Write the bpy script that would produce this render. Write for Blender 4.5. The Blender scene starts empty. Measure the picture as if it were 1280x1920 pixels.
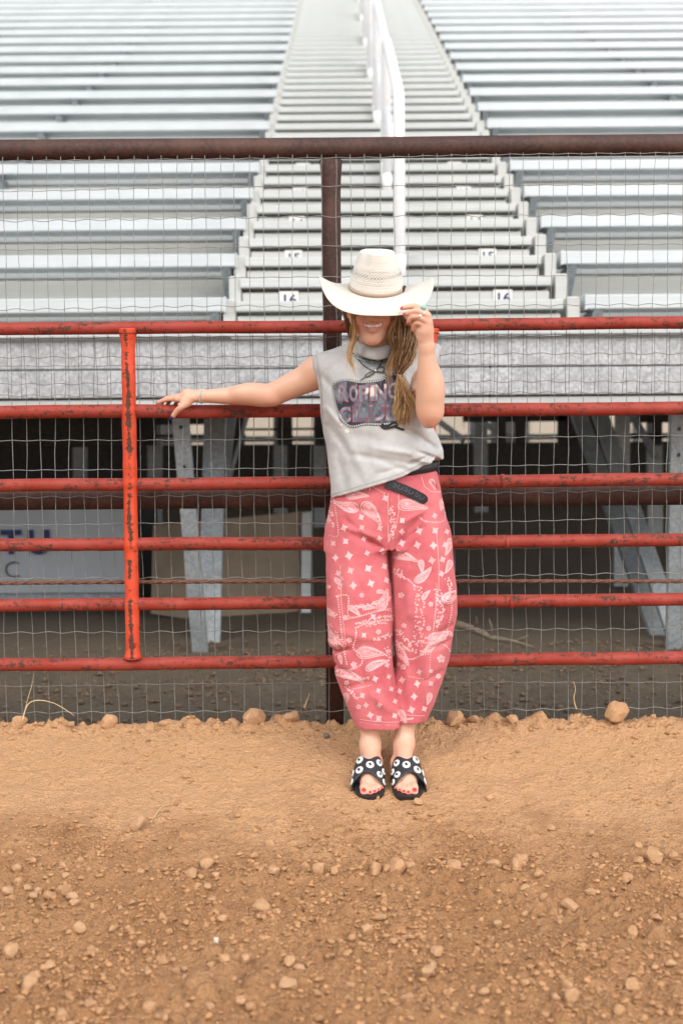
import bpy, bmesh, math, random
import numpy as np
from mathutils import Vector, Matrix
from mathutils.bvhtree import BVHTree

random.seed(7); rng = np.random.default_rng(11)
C = bpy.context.scene.collection
SC = bpy.context.scene

# ------------------------------------------------------------------ camera, sky, sun, exposure
CAM_H, PITCH, ROLL, FPX = 1.19, math.radians(4.0), math.radians(0.45), 2300.0
cam = bpy.data.cameras.new('camera'); camo = bpy.data.objects.new('camera', cam); C.objects.link(camo)
cam.sensor_fit = 'VERTICAL'; cam.sensor_height = 36.0; cam.lens = FPX / 1920.0 * 36.0
cam.clip_start = 0.1; cam.clip_end = 2000
RM = Matrix.Rotation(math.pi / 2 - PITCH, 3, 'X') @ Matrix.Rotation(-ROLL, 3, 'Z')
camo.matrix_world = Matrix.Translation((0, 0, CAM_H)) @ RM.to_4x4()
cam.dof.use_dof = True; cam.dof.focus_distance = 4.02; cam.dof.aperture_fstop = 2.4
SC.camera = camo

SUN_EL, SUN_AZ = math.radians(42), math.radians(-42)     # azimuth from straight behind the camera, + to the right
world = bpy.data.worlds.new('World'); SC.world = world; world.use_nodes = True
nt = world.node_tree; bg = nt.nodes['Background']
sky = nt.nodes.new('ShaderNodeTexSky'); sky.sky_type = 'NISHITA'; sky.sun_disc = False
sky.sun_elevation = SUN_EL; sky.sun_rotation = math.pi + SUN_AZ
sky.air_density = 1.0; sky.dust_density = 3.0; sky.ozone_density = 1.0
hs = nt.nodes.new('ShaderNodeHueSaturation'); hs.inputs['Saturation'].default_value = 0.30
nt.links.new(sky.outputs[0], hs.inputs['Color']); nt.links.new(hs.outputs[0], bg.inputs['Color'])
bg.inputs['Strength'].default_value = 0.15
sun = bpy.data.lights.new('sun', 'SUN'); sun.energy = 1.1; sun.angle = math.radians(22); sun.color = (1.0, 0.95, 0.88)
suno = bpy.data.objects.new('sun', sun); C.objects.link(suno)
sd = Vector((math.sin(SUN_AZ) * math.cos(SUN_EL), -math.cos(SUN_AZ) * math.cos(SUN_EL), math.sin(SUN_EL)))
suno.rotation_euler = sd.to_track_quat('Z', 'Y').to_euler(); suno.location = (0, -5, 12)
SC.view_settings.view_transform = 'Standard'; SC.view_settings.look = 'None'
SC.view_settings.gamma = 1.0; SC.view_settings.use_curve_mapping = False
SC.view_settings.exposure = 0.82

# ------------------------------------------------------------------ helpers
RMN = np.array(RM)
def ray(px, py):
    d = RMN @ np.array([(px - 640.0) / FPX, (960.0 - py) / FPX, -1.0]); return d
def W(px, py, Y):
    """the point at depth Y metres from the camera's foot that is seen at px, py of the photograph"""
    d = ray(px, py); t = Y / d[1]
    return np.array([d[0] * t, Y, CAM_H + d[2] * t])
def tag(o, label=None, cat=None, group=None, kind=None):
    if label: o['label'] = label
    if cat: o['category'] = cat
    if group: o['group'] = group
    if kind: o['kind'] = kind
    return o
def wmat(o):
    b = o.matrix_basis.copy()
    return b if o.parent is None else wmat(o.parent) @ o.matrix_parent_inverse @ b
def adopt(o, parent):
    o.parent = parent; o.matrix_parent_inverse = wmat(parent).inverted(); return o
def empty(name, loc=(0, 0, 0), label=None, cat=None, group=None, parent=None):
    o = bpy.data.objects.new(name, None); C.objects.link(o); o.location = loc; o.empty_display_size = 0.1
    if parent: adopt(o, parent)
    return tag(o, label, cat, group)
def link(name, me, m=None, parent=None):
    o = bpy.data.objects.new(name, me); C.objects.link(o)
    if m is not None:
        if len(me.materials): me.materials[0] = m
        else: me.materials.append(m)
    if parent is not None: adopt(o, parent)
    return o
def mesh_np(name, v, f, smooth=False, col=None):
    """v (n,3); f (m,3) or (m,4) arrays or list of lists"""
    me = bpy.data.meshes.new(name)
    if isinstance(f, np.ndarray):
        v = np.ascontiguousarray(v, dtype=np.float32); f = np.ascontiguousarray(f, dtype=np.int32)
        me.vertices.add(len(v)); me.vertices.foreach_set('co', v.ravel())
        k = f.shape[1]; me.loops.add(f.size); me.loops.foreach_set('vertex_index', f.ravel())
        me.polygons.add(len(f)); me.polygons.foreach_set('loop_start', np.arange(0, f.size, k, dtype=np.int32))
        me.update(calc_edges=True); me.validate()
    else:
        me.from_pydata([tuple(p) for p in v], [], f)
    if smooth and len(me.polygons): me.polygons.foreach_set('use_smooth', np.ones(len(me.polygons), dtype=bool))
    if col is not None:
        a = me.color_attributes.new(name='tint', type='FLOAT_COLOR', domain='POINT')
        c = np.ones((len(me.vertices), 4), dtype=np.float32); c[:, :3] = col; a.data.foreach_set('color', c.ravel())
    return me
class MB:
    """collects boxes, tubes and sheets into one mesh"""
    def __init__(s): s.v = []; s.f = []; s.c = []
    def add(s, v, f, col=None):
        b = len(s.v); s.v.extend([tuple(map(float, p)) for p in v]); s.f.extend([[i + b for i in q] for q in f])
        if col is not None: s.c.extend([tuple(col)] * len(v))
        return s
    def box(s, x0, x1, y0, y1, z0, z1, M=None, bev=0.0, col=None):
        if bev > 0:
            x0, x1 = sorted((x0, x1)); y0, y1 = sorted((y0, y1)); z0, z1 = sorted((z0, z1))
            b = min(bev, (x1-x0)*.45, (y1-y0)*.45, (z1-z0)*.45)
            vs = []
            for zz, ins in ((z0, b), (z0 + b, 0), (z1 - b, 0), (z1, b)):
                X0, X1, Y0, Y1 = x0 + ins, x1 - ins, y0 + ins, y1 - ins
                if ins: vs += [(X0, Y0, zz), (X1, Y0, zz), (X1, Y1, zz), (X0, Y1, zz)]
                else: vs += [(x0, y0, zz), (x1, y0, zz), (x1, y1, zz), (x0, y1, zz)]
            f = [[3, 2, 1, 0], [12, 13, 14, 15]]
            for r in range(3):
                for i in range(4):
                    j = (i + 1) % 4; f.append([r*4+i, r*4+j, r*4+4+j, r*4+4+i])
        else:
            vs = [(x0,y0,z0),(x1,y0,z0),(x1,y1,z0),(x0,y1,z0),(x0,y0,z1),(x1,y0,z1),(x1,y1,z1),(x0,y1,z1)]
            f = [[3,2,1,0],[4,5,6,7],[0,1,5,4],[1,2,6,5],[2,3,7,6],[3,0,4,7]]
        if M is not None: vs = [tuple(M @ Vector(p)) for p in vs]
        return s.add(vs, f, col)
    def beam(s, a, b, w, d, up=(0, 0, 1), bev=0.0, off=(0, 0)):
        """a box from a to b, w across, d along the up-ish direction"""
        a = Vector(a); b = Vector(b); z = (b - a); L = z.length; z.normalize()
        x = Vector(up).cross(z); x.normalize(); y = z.cross(x)
        M = Matrix(((x.x, y.x, z.x, a.x), (x.y, y.y, z.y, a.y), (x.z, y.z, z.z, a.z), (0, 0, 0, 1)))
        return s.box(-w/2 + off[0], w/2 + off[0], -d/2 + off[1], d/2 + off[1], 0, L, M, bev)
    def tube(s, pts, r, n=8, caps=True, col=None, closed=False):
        pts = [np.array(p, float) for p in pts]; m = len(pts)
        rr = r if hasattr(r, '__len__') else [r] * m
        vs = []; prev = None
        for i in range(m):
            if closed: t = pts[(i+1) % m] - pts[i-1]
            else: t = pts[min(i+1, m-1)] - pts[max(i-1, 0)]
            t = t / (np.linalg.norm(t) + 1e-12)
            if prev is None:
                ref = np.array([0, 0, 1.0]) if abs(t[2]) < .9 else np.array([1.0, 0, 0]); u = np.cross(t, ref)
            else: u = prev - t * (prev @ t)
            u = u / (np.linalg.norm(u) + 1e-12); prev = u; w = np.cross(t, u)
            for k in range(n):
                a = 2*math.pi*k/n; vs.append(pts[i] + rr[i]*(math.cos(a)*u + math.sin(a)*w))
        f = []
        for i in range(m if closed else m - 1):
            j = (i + 1) % m
            for k in range(n): f.append([i*n+k, i*n+(k+1) % n, j*n+(k+1) % n, j*n+k])
        if caps and not closed:
            f.append([k for k in range(n)][::-1]); f.append([(m-1)*n+k for k in range(n)])
        return s.add(vs, f, col)
    def grid(s, P, col=None, closed_u=False):
        """P (a,b,3) sheet"""
        a, b = P.shape[:2]; f = []
        for i in range(a if closed_u else a - 1):
            for j in range(b - 1): i2 = (i + 1) % a; f.append([i*b+j, i2*b+j, i2*b+j+1, i*b+j+1])
        return s.add(P.reshape(-1, 3), f, col)
    def me(s, name, smooth=False):
        m = mesh_np(name, s.v, s.f, smooth, np.array(s.c) if s.c and len(s.c) == len(s.v) else None); return m
    def obj(s, name, m, parent=None, smooth=False):
        return link(name, s.me(name, smooth), m, parent)
def smooth_by_angle(o, ang=40):
    me = o.data; me.polygons.foreach_set('use_smooth', np.ones(len(me.polygons), dtype=bool))
    try: me.set_sharp_from_angle(angle=math.radians(ang))
    except Exception: pass
    return o

# numpy noise -------------------------------------------------------
def _hash(ix, iy, iz, seed):
    h = (ix.astype(np.int64) * 374761393 + iy.astype(np.int64) * 668265263 + iz.astype(np.int64) * 2147483647 + seed * 1274126177) & 0xffffffff
    h = ((h ^ (h >> 13)) * 1274126177) & 0xffffffff
    return ((h ^ (h >> 16)) & 0xffff).astype(np.float32) / 32767.5 - 1.0
def vnoise(x, y, z=None, seed=0):
    x = np.asarray(x, np.float32); y = np.asarray(y, np.float32); z = np.zeros_like(x) if z is None else np.asarray(z, np.float32)
    x, y, z = np.broadcast_arrays(x, y, z)
    ix, iy, iz = np.floor(x), np.floor(y), np.floor(z); fx, fy, fz = x-ix, y-iy, z-iz
    ux, uy, uz = (t*t*t*(t*(t*6-15)+10) for t in (fx, fy, fz)); ix = ix.astype(np.int64); iy = iy.astype(np.int64); iz = iz.astype(np.int64)
    def L(dz):
        a = _hash(ix, iy, iz+dz, seed)*(1-ux) + _hash(ix+1, iy, iz+dz, seed)*ux
        b = _hash(ix, iy+1, iz+dz, seed)*(1-ux) + _hash(ix+1, iy+1, iz+dz, seed)*ux
        return a*(1-uy) + b*uy
    if not np.any(fz): return L(0)
    return L(0)*(1-uz) + L(1)*uz
def fbm(x, y, o=4, seed=0, z=None):
    s = 0; a = 1; t = 0
    for i in range(o):
        s = s + a*vnoise(x*2**i+17.3*i, y*2**i-9.1*i, None if z is None else z*2**i, seed+i); t += a; a *= .5
    return s/t

def lumps(x, y, cell, prob, seed):
    """half-buried rounded lumps, about one per cell, as a height in units of the cell"""
    x = np.asarray(x, np.float32)/cell; y = np.asarray(y, np.float32)/cell; x, y = np.broadcast_arrays(x, y)
    ix, iy = np.floor(x).astype(np.int64), np.floor(y).astype(np.int64); z0 = np.zeros_like(ix); best = np.zeros(x.shape, np.float32)
    for dx in (-1, 0, 1):
        for dy in (-1, 0, 1):
            cx, cy = ix + dx, iy + dy; a, b, c, d = (_hash(cx, cy, z0 + k, seed) for k in range(4))
            r = np.where(c*.5 + .5 < prob, .22 + .30*(d*.5 + .5)**2, 1e-3); u = (x - cx - .5 - .4*a)/r; v = (y - cy - .5 - .4*b)/(r*(.75 + .25*a))
            best = np.maximum(best, r*np.sqrt(np.clip(1 - u*u - v*v, 0, 1)))
    return best
# materials ---------------------------------------------------------
class NB:
    def __init__(s, name):
        s.m = bpy.data.materials.new(name); s.m.use_nodes = True; s.t = s.m.node_tree; s.p = s.t.nodes['Principled BSDF']
        s.tc = s.t.nodes.new('ShaderNodeTexCoord')
    def n(s, typ, **kw):
        o = s.t.nodes.new(typ)
        for k, v in kw.items():
            if k.startswith('i_'):
                key = k[2:]; key = int(key) if key.isdigit() else key
                s.set(o.inputs[key], v)
            else: setattr(o, k, v)
        return o
    def set(s, sock, v):
        if hasattr(v, 'is_output') or isinstance(v, bpy.types.NodeSocket): s.t.links.new(v, sock)
        elif isinstance(v, bpy.types.Node): s.t.links.new(v.outputs[0], sock)
        else:
            if sock.type == 'RGBA' and len(v) == 3: v = (*v, 1)
            sock.default_value = v
    def noise(s, scale, detail=4, rough=.55, vec=None, dist=0.0):
        o = s.n('ShaderNodeTexNoise'); o.inputs['Scale'].default_value = scale; o.inputs['Detail'].default_value = detail
        o.inputs['Roughness'].default_value = rough; o.inputs['Distortion'].default_value = dist
        s.t.links.new(vec if vec is not None else s.tc.outputs['Object'], o.inputs['Vector']); return o.outputs['Fac']
    def scaled(s, sc, src='Object'):
        o = s.n('ShaderNodeMapping'); o.inputs['Scale'].default_value = sc; s.t.links.new(s.tc.outputs[src], o.inputs['Vector']); return o.outputs[0]
    def ramp(s, fac, *stops):
        o = s.n('ShaderNodeValToRGB'); s.t.links.new(fac, o.inputs[0]); e = o.color_ramp.elements
        while len(e) < len(stops): e.new(.5)
        for q, (p, c) in zip(e, stops):
            q.position = p; q.color = (c, c, c, 1) if not hasattr(c, '__len__') else (*c, 1)
        return o.outputs[0]
    def mix(s, fac, a, b, mode='MIX'):
        o = s.n('ShaderNodeMix', data_type='RGBA', blend_type=mode); s.set(o.inputs['Factor'], fac); s.set(o.inputs[6], a); s.set(o.inputs[7], b); return o.outputs[2]
    def math(s, op, a, b=0.0):
        o = s.n('ShaderNodeMath', operation=op); s.set(o.inputs[0], a); s.set(o.inputs[1], b); return o.outputs[0]
    def attr(s, name='tint'):
        return s.n('ShaderNodeVertexColor', layer_name=name).outputs[0]
    def out(s, col=None, rough=None, metal=None, bump=None, dist=.01, strength=.5, **kw):
        if col is not None: s.set(s.p.inputs['Base Color'], col)
        if rough is not None: s.set(s.p.inputs['Roughness'], rough)
        if metal is not None: s.set(s.p.inputs['Metallic'], metal)
        if bump is not None:
            b = s.n('ShaderNodeBump'); b.inputs['Distance'].default_value = dist; b.inputs['Strength'].default_value = strength
            s.t.links.new(bump, b.inputs['Height']); s.t.links.new(b.outputs[0], s.p.inputs['Normal'])
        for k, v in kw.items(): s.set(s.p.inputs[k.replace('_', ' ')], v)
        return s.m
def flat(name, col, rough=.6, metal=0.0, var=.15, scale=30, bump=0.0):
    b = NB(name); f = b.noise(scale, 4); c = b.mix(b.ramp(f, (.3, 0.0), (.7, 1.0)), tuple(x*(1-var) for x in col), tuple(min(1, x*(1+var)) for x in col))
    return b.out(c, rough, metal, f if bump else None, bump or .01)

def m_redpaint(name, red, rustamt, wear=False):
    b = NB(name)
    n1 = b.noise(55, 8, .72); n2 = b.noise(9, 4, .6); n3 = b.noise(240, 4, .6)
    v = b.scaled((6, 40, 40)); n4 = b.noise(1.0, 6, .7, v)
    s = b.math('ADD', b.math('MULTIPLY', n1, .55), b.math('MULTIPLY', n4, .45))
    if wear: s = b.math('SUBTRACT', s, b.math('MULTIPLY', b.attr('tint'), .20))
    k = b.ramp(s, (rustamt - .02, 1.0), (rustamt + .035, 0.0))
    base = b.mix(b.ramp(n2, (.3, 0.0), (.75, 1.0)), red, tuple(min(1, x*1.25 + .03) for x in red))
    base = b.mix(b.ramp(n3, (.45, 0.0), (.8, .35)), base, (.32, .11, .09))
    rust = b.mix(b.ramp(n3, (.35, 0.0), (.65, 1.0)), (.045, .018, .013), (.13, .06, .04))
    c = b.mix(k, base, rust)
    ro = b.ramp(k, (0, .55), (1, .9))
    return b.out(c, ro, 0.0, b.math('SUBTRACT', n1, b.math('MULTIPLY', k, .6)), .0015, .6, Specular_IOR_Level=.3)
M = {}
M['red'] = m_redpaint('red_paint_rail', (.245, .020, .008), .446)
M['red_post'] = m_redpaint('orange_red_paint', (.54, .046, .008), .405, True)
def _rustpipe():
    b = NB('brown_rust_pipe'); n1 = b.noise(70, 8, .7); n2 = b.noise(6, 4)
    c = b.mix(b.ramp(n1, (.35, 0.0), (.7, 1.0)), (.028, .012, .009), (.085, .036, .026)); c = b.mix(b.ramp(n2, (.5, 0.0), (.8, .5)), c, (.14, .07, .05))
    return b.out(c, .65, .1, n1, .001, .5)
M['brown'] = _rustpipe()
M['cable'] = flat('rusty_cable', (.14, .06, .035), .8, 0, .4, 120)
M['wire'] = flat('galvanised_wire', (.25, .25, .235), .5, .45, .25, 60)
def _alu(name, c0, c1, rough, metal):
    b = NB(name); v = b.scaled((.6, 14, 40)); n = b.noise(2.0, 5, .6, v); n2 = b.noise(3, 4)
    c = b.mix(b.ramp(n, (.3, 0.0), (.7, 1.0)), c0, c1); c = b.mix(b.ramp(n2, (.45, 0.0), (.8, .3)), c, tuple(x*.72 for x in c0))
    return b.out(c, rough, metal)
M['bench'] = _alu('aluminium_bench', (.49, .525, .535), (.59, .625, .635), .42, .2)
M['riser'] = _alu('weathered_riser', (.60, .595, .555), (.70, .69, .655), .6, .05)
M['tread'] = _alu('aluminium_tread', (.44, .46, .445), (.56, .58, .57), .5, .15)
M['step_riser'] = _alu('grey_step_riser', (.42, .43, .41), (.52, .525, .505), .6, .1)
M['gapshade'] = flat('underside_shade', (.045, .043, .04), .8)  # near-black colour stands in for the deep shade below the deck
M['white'] = flat('white_powder_coat', (.74, .75, .76), .4, 0, .04)
def _galv(name, a, b_):
    b = NB(name); vo = b.n('ShaderNodeTexVoronoi'); vo.inputs['Scale'].default_value = 70; b.t.links.new(b.tc.outputs['Object'], vo.inputs['Vector'])
    n = b.noise(5, 5, .65); c = b.mix(b.ramp(vo.outputs['Color'], (.1, 0.0), (.9, 1.0)), a, b_); c = b.mix(b.ramp(n, (.4, 0.0), (.75, .5)), c, tuple(x*.6 for x in a))
    return b.out(c, .45, .35)
M['galv'] = _galv('galvanised_steel', (.27, .30, .315), (.42, .45, .47))
M['fascia'] = _galv('galvanised_fascia', (.35, .36, .37), (.58, .60, .62))
M['plywood'] = flat('weathered_plywood', (.25, .195, .14), .85, 0, .15, 6)
M['signwhite'] = flat('dusty_white_board', (.40, .43, .46), .6, 0, .08, 5)
M['navy'] = flat('navy_lettering', (.02, .03, .12), .6)
M['black'] = flat('black_paint', (.02, .02, .022), .6)
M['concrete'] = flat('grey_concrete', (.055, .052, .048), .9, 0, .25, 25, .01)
M['branch'] = flat('dry_branch', (.15, .115, .08), .9, 0, .3, 40, .004)
M['straw_grass'] = flat('dry_grass', (.62, .47, .25), .8, 0, .25, 50)
# ------------------------------------------------------------------ ground: one sheet, fine near the camera
_GY = np.array([-60, 1.2, 2.4, 3.0, 3.3, 3.55, 3.80, 3.95, 4.10, 4.28, 4.37, 4.42, 4.5, 4.62, 4.9, 6.0, 7.0, 8.2, 9.5, 11.0, 12.2, 14, 40, 400.0])
_GZ = np.array([-.13, -.13, -.115, -.085, -.065, -.04, -.008, .022, .058, .105, .122, .112, .02, -.03, -.06, -.085, -.10, -.04, .16, .42, .5, .1, .0, .0])
def _sm(y):
    a = np.interp(y - .05, _GY, _GZ); b = np.interp(y, _GY, _GZ); c = np.interp(y + .05, _GY, _GZ); return (a + b + c) / 3
def G(x, y):
    x = np.asarray(x, np.float32); y = np.asarray(y, np.float32)
    z = _sm(y + .05*fbm(x*1.7, y*0 + 3.1, 3, 5))
    near = np.clip((3.66 + .34*fbm(x*1.5, y*1.6, 4, 71) - y)/.42, 0, 1)           # loose, lumpy dirt in front
    rough = .42 + .58*near; back = np.clip((y - 4.45)/.1, 0, 1)*np.clip((7.5 - y)/1.5, 0, 1)
    z = z + .020*fbm(x*2.2, y*2.6, 3, 21)*(.4 + .6*near) + .010*np.abs(fbm(x*7, y*8, 3, 22))*rough + .007*fbm(x*18, y*20, 3, 23)*rough + .0045*fbm(x*50, y*55, 2, 24)*(.5 + .5*near) + .05*np.abs(fbm(x*5, y*7, 4, 29))*back
    wx, wy = x + .012*fbm(x*24, y*24, 2, 81), y + .012*fbm(x*24 + 9, y*24, 2, 82); berm = np.exp(-((y - 4.35)/.06)**2)
    patch = np.clip(.55 + 1.2*fbm(x*3.0, y*3.4, 2, 62), 0, 1)
    z = z + (.060*lumps(wx, wy, .075, .55, 51)*(.24 + .76*near*patch + .9*berm) + .034*lumps(wx, wy, .040, .7, 52)*(.34 + .66*near + .6*berm) + .020*lumps(x, y, .022, .75, 53)*(.5 + .5*near))*(y < 4.6)*(1 - .85*np.exp(-(((x - .16)/.17)**4 + ((y - 3.93)/.20)**4)))
    ridge = np.exp(-((y - 3.33 - .04*fbm(x*1.5, x*0+.5, 2, 9))/.05)**2); z = z + ridge*.012
    ber = np.exp(-((y - 4.36)/.07)**2); z = z + ber*(.026*fbm(x*5, y*4, 3, 33) + .030*np.abs(fbm(x*13, y*12, 3, 34)))
    # foot prints and dents
    for (px, py, r, d) in ((.9, 4.12, .10, .014), (-.5, 4.1, .09, .012), (-.85, 3.95, .12, .014), (-.3, 3.98, .07, .012), (.55, 4.0, .06, .012), (-1.1, 3.75, .09, .012), (.75, 3.72, .08, .012), (1.05, 3.98, .09, .02), (1.22, 3.90, .07, .012), (.40, 3.05, .10, .02), (-.95, 3.0, .08, .018), (.62, 3.12, .08, .015), (-.2, 3.72, .10, .01), (.14, 2.72, .09, .015)):
        z = z - d*np.exp(-(((x-px)/r)**2 + ((y-py)/(r*.8))**2))
    return z
def _axis(segs):
    out = [segs[0][0]]
    for a, b, n in segs: out += list(np.linspace(a, b, n + 1)[1:])
    return np.array(out)
gx = _axis([(-400, -60, 5), (-60, -12, 8), (-12, -2.2, 30), (-2.2, -1.35, 40), (-1.35, 1.35, 430), (1.35, 2.2, 40), (2.2, 12, 30), (12, 60, 8), (60, 400, 5)])
gy = _axis([(-60, -5, 6), (-5, 1.2, 20), (1.2, 2.2, 36), (2.2, 4.48, 380), (4.48, 7.5, 80), (7.5, 13, 30), (13, 40, 10), (40, 600, 10)])
GX, GYY = np.meshgrid(gx, gy, indexing='ij'); GZZ = G(GX.ravel(), GYY.ravel())
_n, _m = len(gx), len(gy); _i = np.arange(_n*_m).reshape(_n, _m)
_q = np.stack([_i[:-1, :-1].ravel(), _i[1:, :-1].ravel(), _i[1:, 1:].ravel(), _i[:-1, 1:].ravel()], 1)
def _mground():
    b = NB('arena_dirt'); P = b.tc.outputs['Object']
    n1 = b.noise(4.5, 5, .6); n2 = b.noise(60, 6, .7); n3 = b.noise(260, 3, .6); n4 = b.noise(1.3, 3)
    c = b.mix(b.ramp(n1, (.3, 0.0), (.7, 1.0)), (.335, .162, .064), (.45, .240, .108))
    c = b.mix(b.ramp(n2, (.35, .0), (.7, 1.0)), b.mix(.45, c, (.20, .097, .043)), c)
    c = b.mix(b.ramp(n3, (.62, 0.0), (.72, .55)), c, (.55, .37, .23))
    sep = b.n('ShaderNodeSeparateXYZ'); b.t.links.new(P, sep.inputs[0])
    # darker turned soil in front of the trodden dry strip, brown soil under the stand darkened in colour for its shade
    yy = b.math('ADD', sep.outputs['Y'], b.math('MULTIPLY', b.math('ADD', b.math('SUBTRACT', n1, .5), b.math('SUBTRACT', n4, .5)), .95))
    dry = b.ramp(b.math('SUBTRACT', yy, 3.0), (.36, 0.0), (.78, 1.0))
    c = b.mix(b.math('MULTIPLY', dry, .7), c, (.56, .325, .165))
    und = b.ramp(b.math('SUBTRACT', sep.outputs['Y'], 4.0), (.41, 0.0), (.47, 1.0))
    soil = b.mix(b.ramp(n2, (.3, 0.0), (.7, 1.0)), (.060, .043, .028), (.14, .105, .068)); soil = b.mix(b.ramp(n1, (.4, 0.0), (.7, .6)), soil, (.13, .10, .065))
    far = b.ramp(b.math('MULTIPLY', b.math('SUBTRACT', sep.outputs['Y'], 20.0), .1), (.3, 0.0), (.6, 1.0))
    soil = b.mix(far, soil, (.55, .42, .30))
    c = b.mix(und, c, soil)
    vs = []
    for sc in (95, 210):
        vo = b.n('ShaderNodeTexVoronoi'); vo.inputs['Scale'].default_value = sc; w = b.n('ShaderNodeVectorMath', operation='ADD'); b.t.links.new(P, w.inputs[0])
        nn = b.n('ShaderNodeTexNoise'); nn.inputs['Scale'].default_value = sc*.5; b.t.links.new(P, nn.inputs['Vector']); ms = b.n('ShaderNodeVectorMath', operation='SCALE'); ms.inputs['Scale'].default_value = .6/sc; b.t.links.new(nn.outputs['Color'], ms.inputs[0]); b.t.links.new(ms.outputs[0], w.inputs[1])
        b.t.links.new(w.outputs[0], vo.inputs['Vector']); vs.append(vo.outputs['Distance'])
    hgt = b.math('SUBTRACT', b.math('ADD', b.math('MULTIPLY', n2, .8), b.math('MULTIPLY', n3, .3)), b.math('ADD', b.math('MULTIPLY', vs[0], .8), b.math('MULTIPLY', vs[1], .4)))
    return b.out(c, .95, 0, hgt, .009, .9)
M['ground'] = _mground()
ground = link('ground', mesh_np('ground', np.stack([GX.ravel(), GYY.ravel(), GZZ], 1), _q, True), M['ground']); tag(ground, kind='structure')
ground['label'] = 'tan arena dirt, smooth along the fence and cloddy in front'

# ------------------------------------------------------------------ grandstand
RISE, RUN, Y0, ZB0, NR = .336, .74, 6.69, 1.812, 20
XL, XR, XE, XW = -.62, 1.33, 8.6, -8.6
AL, AR = -.565, 1.205
stand = empty('grandstand', (0.35, Y0, 0), 'aluminium grandstand of rising bench rows split by a central stepped aisle', 'grandstand')
def shared(name, mesh_name, cache, build, m, loc, parent):
    if mesh_name not in cache:
        mb = MB(); build(mb); cache[mesh_name] = mb.me(mesh_name)
    o = bpy.data.objects.new(name, cache[mesh_name]); C.objects.link(o); o.location = loc
    if not len(cache[mesh_name].materials): cache[mesh_name].materials.append(m)
    adopt(o, parent); return o
CA = {}
def bench_b(x0, x1):
    def f(mb):
        mb.box(x0, x1, .0, .018, 0, .078, bev=.006).box(x0, x1, .0185, .25, .040, .078).box(x0, x1, .232, .25, .0, .0395)
        for e in (x0, x1): mb.box(e - .006, e + .006, -.004, .254, -.004, .082, bev=.003)
    return f
def plank_b(x0, x1, h, d=.03, bev=.006): return lambda mb: mb.box(x0, x1, 0, d, 0, h, bev=bev)
def bracket_b(mb):
    mb.add([(-.028, .02, -.005), (.028, .02, -.005), (.028, .30, -.005), (-.028, .30, -.005), (-.028, .22, -.17), (.028, .22, -.17), (.028, .30, -.17), (-.028, .30, -.17)],
           [[0,1,2,3][::-1], [4,5,6,7], [0,1,5,4], [1,2,6,5], [2,3,7,6], [3,0,4,7]])
    mb.box(-.045, .045, .02, .12, -.004, .036)
def step_b(mb): mb.box(AL, AR, 0, .37, 0, .055, bev=.006)
def cheek_b(mb): mb.box(-.034, .034, 0, .40, 0, .17, bev=.008)
for k in range(NR):
    y, zb = Y0 + RUN*k, ZB0 + RISE*k
    for side, (xa, xb) in enumerate(((XW, XL), (XR, XE))):
        b = shared('bench', f'bench_{side}', CA, bench_b(xa, xb), M['bench'], (0, y, zb), stand)
        if k > 0 or True:
            shared('riser_plank', f'rpl_a{side}', CA, plank_b(xa, xb, .135), M['riser'], (0, y + .340, zb - .302), stand)
            shared('riser_plank', f'rpl_b{side}', CA, plank_b(xa, xb, .135), M['riser'], (0, y + .343, zb - .162), stand)
        shared('footboard', f'foot_{side}', CA, lambda mb, xa=xa, xb=xb: mb.box(xa, xb, 0, RUN + .0, 0, .05, bev=.006), M['bench'], (0, y + .330, zb - .022), stand)
        xs = [XL - .06 - 1.98*i for i in range(5)] if side == 0 else [XR + .07 + 1.98*i for i in range(4)]
        for x in xs: shared('seat_bracket', 'bracket', CA, bracket_b, M['galv'], (x, y, zb), stand)
    for hstep in (0, 1):
        ys, zs = y + RUN*.5*hstep, zb + RISE*.5*hstep
        shared('step_tread', 'step', CA, step_b, M['tread'], (0, ys, zs), stand)
        if hstep == 0: shared('step_riser', 'sr0', CA, plank_b(AL + .01, AR - .01, .092, .02), M['step_riser'], (0, ys + .03, zs - .112), stand)
        else:
            r = shared('step_riser', 'sr1', CA, plank_b(AL + .01, AR - .01, .088, .02), M['step_riser'], (0, ys + .026, zs - .112), stand)
            if k < 6:
                for (xc, tx) in ((-.29, str(16 - k)), (.93, str(16 - k))):
                    plate = link('number_plate', MB().box(xc - .055, xc + .055, ys + .018, ys + .0235, zs - .108, zs - .018, bev=.002).me('number_plate'), M['riser'], r)
                    cu = bpy.data.curves.new('row_number', 'FONT'); cu.body = tx; cu.size = .078; cu.align_x = 'CENTER'; cu.offset = .0015
                    t = bpy.data.objects.new('row_number', cu); dg = None
                    tm = bpy.data.meshes.new_from_object(t); bpy.data.objects.remove(t)
                    for v in tm.vertices: v.co = (xc + v.co.x*1.15, ys + .0165, zs - .092 + v.co.y)
                    tm.name = 'row_number'
                    # lettering belongs to the plate
                    bm = bmesh.new(); bm.from_mesh(plate.data); n0 = len(bm.faces); bm.from_mesh(tm); bm.faces.ensure_lookup_table()
                    for f_ in bm.faces[n0:]: f_.material_index = 1
                    bm.to_mesh(plate.data); bm.free(); plate.data.materials.append(M['navy'])
        for x in (AL - .032, AR + .06): shared('stringer_block', 'cheek', CA, cheek_b, M['step_riser'], (x, ys + .02, zs - .10), stand)
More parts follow.
